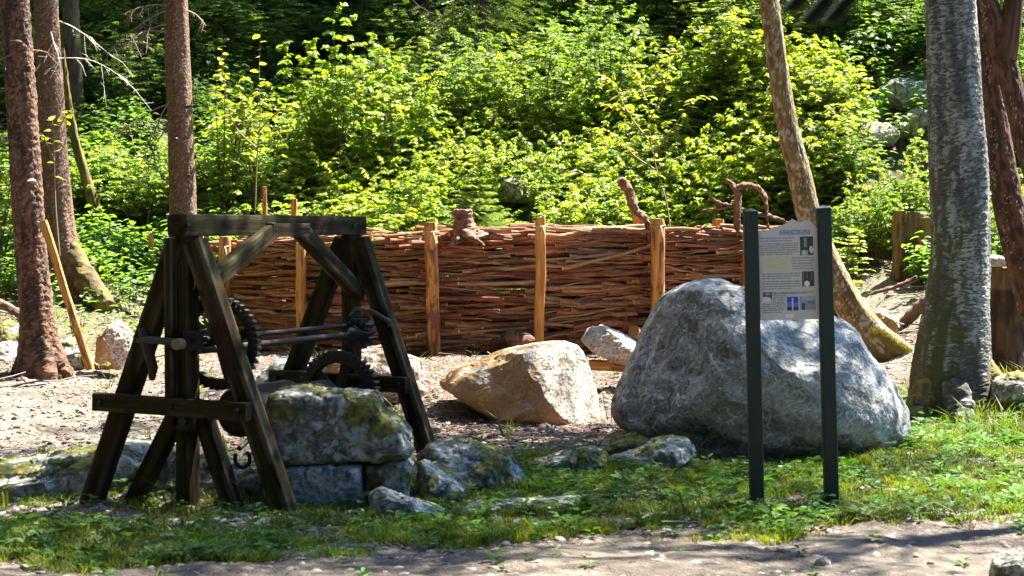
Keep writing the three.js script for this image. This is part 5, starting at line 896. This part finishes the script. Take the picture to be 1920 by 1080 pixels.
sapling('upright shoot of round yellow leaves above the winch beam', 27.9, [[[478, 400], [482, 300], [488, 220], [486, 140], [488, 60]], [[482, 250], [520, 210], [552, 195]], [[484, 280], [440, 235], [420, 150], [416, 90]]], 0.12, 7, 15, roundLeaf);
sapling('little yellow-leaved weed between the ochre rock and the boulder', 15.6, [[[1146, 792], [1148, 750], [1150, 722], [1152, 696]], [[1140, 790], [1134, 760], [1130, 738], [1124, 722]]], 0.055, 11, 9, roundLeaf, 'weed', 0.004);
sapling('small weed with yellow leaves at the foot of the upright ochre rock', 20, [[[186, 690], [180, 682], [172, 678]], [[190, 690], [198, 684], [206, 680]]], 0.06, 13, 5, roundLeaf, 'weed', 0.004);
// flowering balsam on the bank
{ const R = rng(15); for (const [px, D, label] of [[1640, 26.4, 'balsam plant with pink flowers left of the cut stump'], [1715, 27.2, 'balsam plant with pink flowers above the cut stump']]) { const t = shrub(px, D, 1.25, 0.7, 'low', 'bright', label, 'balsam', 'flowering plant'), b = new Buf();
  for (let k = 0; k < 13; k++) { const a = R() * 6.28, q = Math.sqrt(R()) * 0.6, c = V(Math.cos(a) * q, 0.75 + R() * 0.55, Math.sin(a) * q); for (let j = 0; j < 4; j++) b.leaf(c, V(R() - 0.5, R() - 0.3, R() - 0.5).normalize(), V(0, 1, 0.3).normalize(), 0.03, 0.026, [0.55, 0.14, 0.34]); } const f = mesh('flowers', b.build({ smooth: false }), M.leaf, t); f.userData.kind = 'stuff'; } }

// ------------------------------------------------------------------ the wood behind, too far to tell apart, and the undergrowth
{ const g = mergeGeometries(tall.map((q) => { const c = q.clone(); c.deleteAttribute('normal'); c.deleteAttribute('uv'); return c; })), R = rng(71), P = [];
  for (let k = 0; k < 120; k++) { const D = 43 + R() * 30, x = -26 + R() * 24; if (x > -4.5 && D < 52) continue; P.push([x, D]); }
  for (let k = 0; k < 130; k++) { // the same wood closes round behind the lens and to the left, so that little open sky reaches the clearing
    const D = k < 80 ? -5 - R() * 28 : -6 + R() * 40, x = k < 80 ? -30 + R() * 60 : k % 3 ? -9.5 - R() * 12 - Math.max(0, D - 14) * 0.3 : 8 + R() * 14; if (x > 0 && D > 6) continue; P.push([x, D]); }
  for (let k = 0; k < 16; k++) P.push([-3.5 + k * 0.5 + R(), 41 + R() * 5]); // spruces above the view, on the slope towards the sun, that keep the wood at the left in shade
  const m = shadowed(new THREE.InstancedMesh(g, M.needle, P.length)); P.forEach(([x, D], i) => m.setMatrixAt(i, new THREE.Matrix4().compose(V(x, height(x, D) - 0.3 + R() * 0.8, -D), new THREE.Quaternion().setFromAxisAngle(V(0, 1, 0), R() * 6), V(1.1, 0.8 + R() * 0.5, 1.1))));
  m.name = 'spruce_wood'; scene.add(stuff(m, 'dark spruce wood closing the view behind the slope', 'wood')); }
{ // growth so thick on the upper slope that no bush can be told from the next
  const R = rng(73), g = TPL.bush[0][0], N = 340, m = shadowed(new THREE.InstancedMesh(g, TINT.bright, N)), c = new THREE.Color(); let n = 0;
  while (n < N) { const u = -0.24 + R() * 0.53, right = u > 0.115, D = right ? 31.2 + R() * 2.6 : 33 + R() * 8, x = u * D; if (u < -0.075 && R() < 0.85) continue; if (u > 0.15 && R() < 0.6) continue; if (Math.abs(x / D - 0.19) < 0.035 && D < 30.9) continue; const s = (0.45 + R() * 0.5) * (right ? 0.5 : 1), k = 0.75 + R() * 0.5, y = R() * 0.3;
    m.setMatrixAt(n, new THREE.Matrix4().compose(onGround(x, D, -0.1), new THREE.Quaternion().setFromAxisAngle(V(0, 1, 0), R() * 6.28), V(s * 1.1, s * (0.45 + R() * 0.35), s * 1.1))); m.setColorAt(n, c.setRGB(k * (1 + y), k, k * 0.9)); n++; }
  for (let j = 0; j < 2; j++) { const L = TPL.low[j][0], K = 110, w = shadowed(new THREE.InstancedMesh(L, j ? TINT.plain : TINT.bright, K)); let q = 0;
    while (q < K) { const u = -0.1 + R() * 0.26, D = 28.4 + R() * 4.4, x = u * D; if (u > 0.12 && D > 31) continue; if (u < 0.035 && u > -0.035 && D < 29.7) continue; const s = 0.5 + R() * 0.45, k = 0.8 + R() * 0.5, y = R() * 0.25;
      w.setMatrixAt(q, new THREE.Matrix4().compose(onGround(x, D, -0.1), new THREE.Quaternion().setFromAxisAngle(V(0, 1, 0), R() * 6.28), V(s * 1.15, s * (0.8 + R() * 0.6), s * 1.15))); w.setColorAt(q, c.setRGB(k * (1 + y), k, k * 0.9)); q++; }
    w.name = j ? 'low_thicket' : 'bramble_thicket'; scene.add(stuff(w, j ? 'mid-green leafy growth on the slope behind the fence' : 'bright leafy growth on the slope behind the fence', 'thicket')); }
  m.name = 'thicket'; scene.add(stuff(m, 'sunlit thicket covering the upper slope', 'thicket')); }
{ const R = rng(72), b = new Buf(); const o = new THREE.Vector3();
  for (let s = 0; s < 4; s++) { const a = s * 1.57 + R(), tip = V(Math.cos(a) * 0.1, 0.26 + R() * 0.16, Math.sin(a) * 0.1); b.tube([V(0, -0.05, 0), tip], [0.004, 0.002], 3, [0.12, 0.15, 0.04], false);
    for (let k = 0; k < 8; k++) { const e = k * 2.4 + R(); o.lerpVectors(V(0, 0, 0), tip, 0.35 + 0.65 * k / 7); b.leaf(o, V(Math.cos(e), R() * 0.5 - 0.25, Math.sin(e)).normalize(), V(R() * 0.5 - 0.25, 1, R() * 0.5 - 0.25).normalize(), 0.075 + R() * 0.035, 0.05 + R() * 0.015, sc([0.13, 0.25, 0.015], 0.8 + R() * 0.5)); } }
  const g = b.build({ smooth: false }), N = 22000, m = shadowed(new THREE.InstancedMesh(g, M.leaf, N)), c = new THREE.Color(); let n = 0;
  while (n < N) {
    const D = 20 + Math.pow(R(), 0.8) * 26, x = (R() * 2 - 1) * (D * 0.28 + 2); if (D < 26.9 && Math.abs(x) < 4.6 + (D - 20) * 0.1 && (x > -4.2 || D < 21.3)) continue; if (D < 26 && R() < (x < 0 ? (D < 25 ? 0.975 : 0.8) : 0.5)) continue;
    if (fbm(x * 0.5, D * 0.5, 61, 3) < -0.22) continue; if (Math.abs(x / D - 0.195) < 0.028 && D > 27.8 && D < 31 && R() < 0.8) continue;
    const s = 0.6 + R() * 0.9; m.setMatrixAt(n, new THREE.Matrix4().compose(onGround(x, D), new THREE.Quaternion().setFromEuler(new THREE.Euler(R() * 0.4 - 0.2, R() * 6.28, R() * 0.4 - 0.2)), V(s, s * (0.8 + R() * 0.5), s)));
    const k = 0.6 + R() * 0.7, y = R() * 0.5; m.setColorAt(n, c.setRGB(k * (0.9 + y), k * (1 + y * 0.5), k)); n++;
  }
  m.name = 'undergrowth'; scene.add(stuff(m, 'leafy undergrowth covering the slope and the bank', 'undergrowth')); }

// ------------------------------------------------------------------ grass, weeds and litter
function scatter(name, label, category, geo, mat, N, seed, place, tone) {
  const R = rng(seed), m = shadowed(new THREE.InstancedMesh(geo, mat, N)), c = new THREE.Color(), X = new THREE.Matrix4(), Q = new THREE.Quaternion(), E = new THREE.Euler(), S = new THREE.Vector3(); let n = 0, tries = 0;
  while (n < N && tries++ < N * 40) { const q = place(R); if (!q) continue; const [x, D, sx, sy, sz, tilt = 0.3, lift = 0] = q; Q.setFromEuler(E.set((R() - 0.5) * tilt, R() * 6.283, (R() - 0.5) * tilt)); X.compose(onGround(x, D, lift), Q, S.set(sx, sy, sz)); m.setMatrixAt(n, X); m.setColorAt(n, c.setRGB(...tone(R, x, D))); n++; }
  m.count = n; m.name = name; scene.add(stuff(m, label, category));
}
const tuft = (blades, H, W, seed) => { const R = rng(seed), b = new Buf(), o = new THREE.Vector3(); for (let k = 0; k < blades; k++) { const a = R() * 6.28, q = R() * 0.035, l = H * (0.5 + R() * 0.7), bend = 0.25 + R() * 0.9, ca = Math.cos(a), sa = Math.sin(a), c = sc([0.17, 0.26, 0.010], 0.6 + R() * 0.7), w = W * (0.7 + R() * 0.6) / 2; o.set(ca * q, 0, sa * q);
  const P = (t, s) => b.v(o.x + ca * bend * l * t * t - sa * s * w, l * t * (1 - 0.25 * bend * t), o.z + sa * bend * l * t * t + ca * s * w, c); const i = P(-0.1, -1), j = P(-0.1, 1), k2 = P(0.55, -0.8), m = P(0.55, 0.8), t = P(1, 0); b.i.push(i, j, m, i, m, k2, k2, m, t); } return b.build({ smooth: false }); };
const inView = (R, d0, d1, p = 1) => { const D = d0 + Math.pow(R(), p) * (d1 - d0); return [(R() * 2 - 1) * (D * 0.268 + 0.4), D]; };
const greens = (R, x, D) => { const y = R(), k = 0.7 + R() * 0.55, f = 0.9 + 0.4 * n3(x * 1.2, D * 1.2, 77); return [k * (0.75 + y * 0.85) * f, k * f, k * 0.9]; };
scatter('grass', 'short green grass growing between the path and the winch and boulder', 'grass', tuft(10, 0.052, 0.005, 1), M.grass, 17000, 81, (R) => { const [x, D] = inView(R, 9, 17, 1.3); if (R() > lawnAt(x, D) * (0.06 + 0.94 * sstep(-0.16, 0.16, fbm(x * 1.3, D * 2.2, 14, 4)))) return null; const s = 0.55 + R() * 0.75; return [x, D, s * 1.2, s, s * 1.2, 0.4]; }, greens);
scatter('tall_grass', 'taller grass blades at the birch foot and in odd tufts on the dirt', 'grass', tuft(9, 0.22, 0.008, 2), M.grass, 420, 82, (R) => { const [x, D] = inView(R, 10.5, 24); const near = (x > 3.6 && D > 14.5 && D < 19) || (R() < 0.05 && fbm(x, D, 3, 2) > 0.1); if (!near) return null; const s = 0.5 + R() * 0.7; return [x, D, s, s, s, 0.4]; }, greens);
const rosette = (() => { const R = rng(3), b = new Buf(); for (let k = 0; k < 7; k++) { const a = k * 0.9 + R(), h = 0.01 + R() * 0.05; b.leaf(V(Math.cos(a) * 0.01, h, Math.sin(a) * 0.01), V(Math.cos(a), 0.15 + R() * 0.4, Math.sin(a)).normalize(), V(0, 1, 0), 0.045 + R() * 0.02, 0.03, sc([0.07, 0.21, 0.01], 0.8 + R() * 0.4)); } return b.build({ smooth: false }); })();
scatter('weeds', 'small broad-leaved weeds and clover among the grass', 'weeds', rosette, M.grass, 2400, 83, (R) => { const [x, D] = inView(R, 8.9, 18.5, 1.2), g = lawnAt(x, D), r = x > 2.6 && D > 14 ? 0.8 : 0; if (R() > Math.max(g * 0.8, r, D < 10.4 ? 0.02 : 0.015)) return null; const s = 0.5 + R() * R() * 1.3; return [x, D, s, s, s, 0.5]; }, greens);
const chip = (() => { const b = new Buf(), c = [1, 1, 1]; const q = [[-0.5, 0, -0.5], [0.5, 0.02, -0.42], [0.46, 0, 0.5], [-0.5, 0.03, 0.4], [0, 0.16, 0.02]].map(([x, y, z]) => b.v(x, y, z, c)); b.i.push(q[0], q[4], q[1], q[1], q[4], q[2], q[2], q[4], q[3], q[3], q[4], q[0]); return b.build({ smooth: false }); })();
const litterMat = std({ vertexColors: true, side: THREE.DoubleSide, roughness: 0.85 });
const browns = (R) => { const k = R(), g = 0.75 + R() * 0.5; return k < 0.4 ? sc([0.11, 0.055, 0.035], g) : k < 0.72 ? sc([0.2, 0.115, 0.078], g) : k < 0.92 ? sc([0.42, 0.33, 0.26], g) : sc([0.07, 0.045, 0.035], g); };
scatter('bark_litter', 'brown bark chips and needles strewn over the dirt below the fence', 'litter', chip, litterMat, 52000, 84, (R) => { const [x, D] = inView(R, 12.5, 26, 0.8); if (R() > (x < -3 && D > 20 ? 0.6 : 0.16) + chipAt(x, D) * 0.84 - lawnAt(x, D) * 0.2) return null; const l = 0.02 + R() * R() * 0.075, w = 0.008 + R() * 0.018; return [x, D, l, 0.018 + R() * 0.03, w, 0.6, 0.003]; }, browns);
scatter('leaf_litter', 'dry leaves and scraps scattered on the path and grass', 'litter', chip, litterMat, 13000, 85, (R) => { const [x, D] = inView(R, 8.8, 14, 1); if (R() > 1 - lawnAt(x, D) * 0.4) return null; const s = 0.012 + R() * R() * 0.05; return [x, D, s, 0.03, s * 0.7, 0.5, 0.008]; }, browns);
const pebble = (() => { const g = new THREE.IcosahedronGeometry(0.5, 1), P = g.attributes.position; for (let i = 0; i < P.count; i++) { const x = P.getX(i), y = P.getY(i), z = P.getZ(i), k = 1 + 0.3 * n3(x * 1.6, y * 1.6, z * 1.6); P.setXYZ(i, x * k, y * k * 0.6, z * k); } const q = mergeVertices((g.deleteAttribute('uv'), g.deleteAttribute('normal'), g)); q.setAttribute('color', new THREE.Float32BufferAttribute(new Array(q.attributes.position.count * 3).fill(1), 3)); q.computeVertexNormals(); return q; })();
scatter('gravel', 'small stones and grit on the path and bare dirt', 'gravel', pebble, std({ vertexColors: true, roughness: 0.9 }), 14000, 86, (R) => { const [x, D] = inView(R, 8.8, 20, 1.2); if (R() < lawnAt(x, D) * 0.9) return null; const s = 0.005 + Math.pow(R(), 5) * 0.055; return [x, D, s * 1.2, s, s, 1, s * 0.1]; }, (R) => sc(mixc([0.17, 0.13, 0.10], [0.42, 0.37, 0.32], R() * R()), 0.7 + R() * 0.5));
scatter('rubble', 'small flat grey stones lying in the thin grass before the winch', 'rubble', pebble, std({ vertexColors: true, bumpMap: grainBump, bumpScale: 0.004, roughness: 0.9 }), 210, 88, (R) => { const D = 10.5 + R() * 1.6, x = -3.1 + R() * 2.6 + (R() < 0.2 ? R() * 3 : 0), s = 0.03 + R() * R() * 0.12; return [x, D, s * 1.6, s * 0.55, s, 0.5, 0]; }, (R) => mixc([0.16, 0.16, 0.13], [0.36, 0.36, 0.32], R()));
{ const R0 = rng(17), b = new Buf(), P = []; for (let i = 0; i <= 5; i++) P.push(V(i / 5 - 0.5, 0.025 * R0(), 0.09 * (R0() - 0.5))); b.tube(P, P.map((_, i) => 0.011 - i * 0.0014), 4, [1, 1, 1]); b.tube([P[2], V(0.05, 0.06, 0.16)], [0.007, 0.003], 3, [1, 1, 1]);
  scatter('twig_litter', 'thin dry twigs lying on the dirt and bank', 'twigs', b.build(), litterMat, 900, 87, (R) => { const [x, D] = inView(R, 9.5, 29, 0.6); if (R() < lawnAt(x, D) * 0.7) return null; const bankside = Math.abs(x) > 4 && D > 19; if (!bankside && R() < 0.5) return null; const s = 0.15 + R() * (bankside ? 1.0 : 0.4); return [x, D, s, s, s, 0.25, 0.015]; }, (R) => sc(mixc([0.14, 0.09, 0.06], [0.42, 0.36, 0.3], R()), 0.8)); }
// the near spruce whose twig hangs into the top of the view
{ const p = V(1.75, 0, -2.6), t = thing('spruce_tree', 'dark blurred spruce twig hanging into the top edge left of the birch', 'tree', p), b = new Buf();
  b.tube([V(0, -0.3, 0), V(0.02, 3, 0), V(0, 7, 0)], [0.22, 0.19, 0.13], 20, (i, k) => BARK.spruce(k / 20 * 6.28, i * 2, 4)[0]); mesh('trunk', b.build({ uv: true }), M.bark, t);
  const n = new Buf(), w = new Buf(), R = rng(19), root = V(-0.15, 2.6, 0), d = new THREE.Vector3(), q = new THREE.Vector3();
  for (const tip of [at(1512, 28, 3.2), at(1556, 26, 3.3), at(1480, 4, 3.1)]) { const e = tip.clone().sub(p), m = root.clone().lerp(e, 0.7).add(V(0, 0.22, 0)), c = new THREE.QuadraticBezierCurve3(root, m, e); w.tube(c.getPoints(8), Array(9).fill(0.0022), 4, [0.03, 0.02, 0.012]);
    for (let k = 0; k < 5000; k++) { const u = 0.86 + 0.14 * R(), o = c.getPoint(u), s = R() * 6.28; d.set(Math.cos(s) * 0.8, -0.7 - R() * 0.3, Math.sin(s) * 0.8).normalize(); q.set(-d.z, 0.2, d.x).normalize(); n.blade(o, d, q, 0.02 + R() * 0.008, 0.003, mixc([0.006, 0.013, 0.004], [0.015, 0.03, 0.008], R())); } }
  mesh('hanging_needles', n.build({ smooth: false }), std({ vertexColors: true, side: THREE.DoubleSide, roughness: 0.95 }), t); mesh('twigs', w.build(), M.twig, t); }

renderer.render(scene, camera);
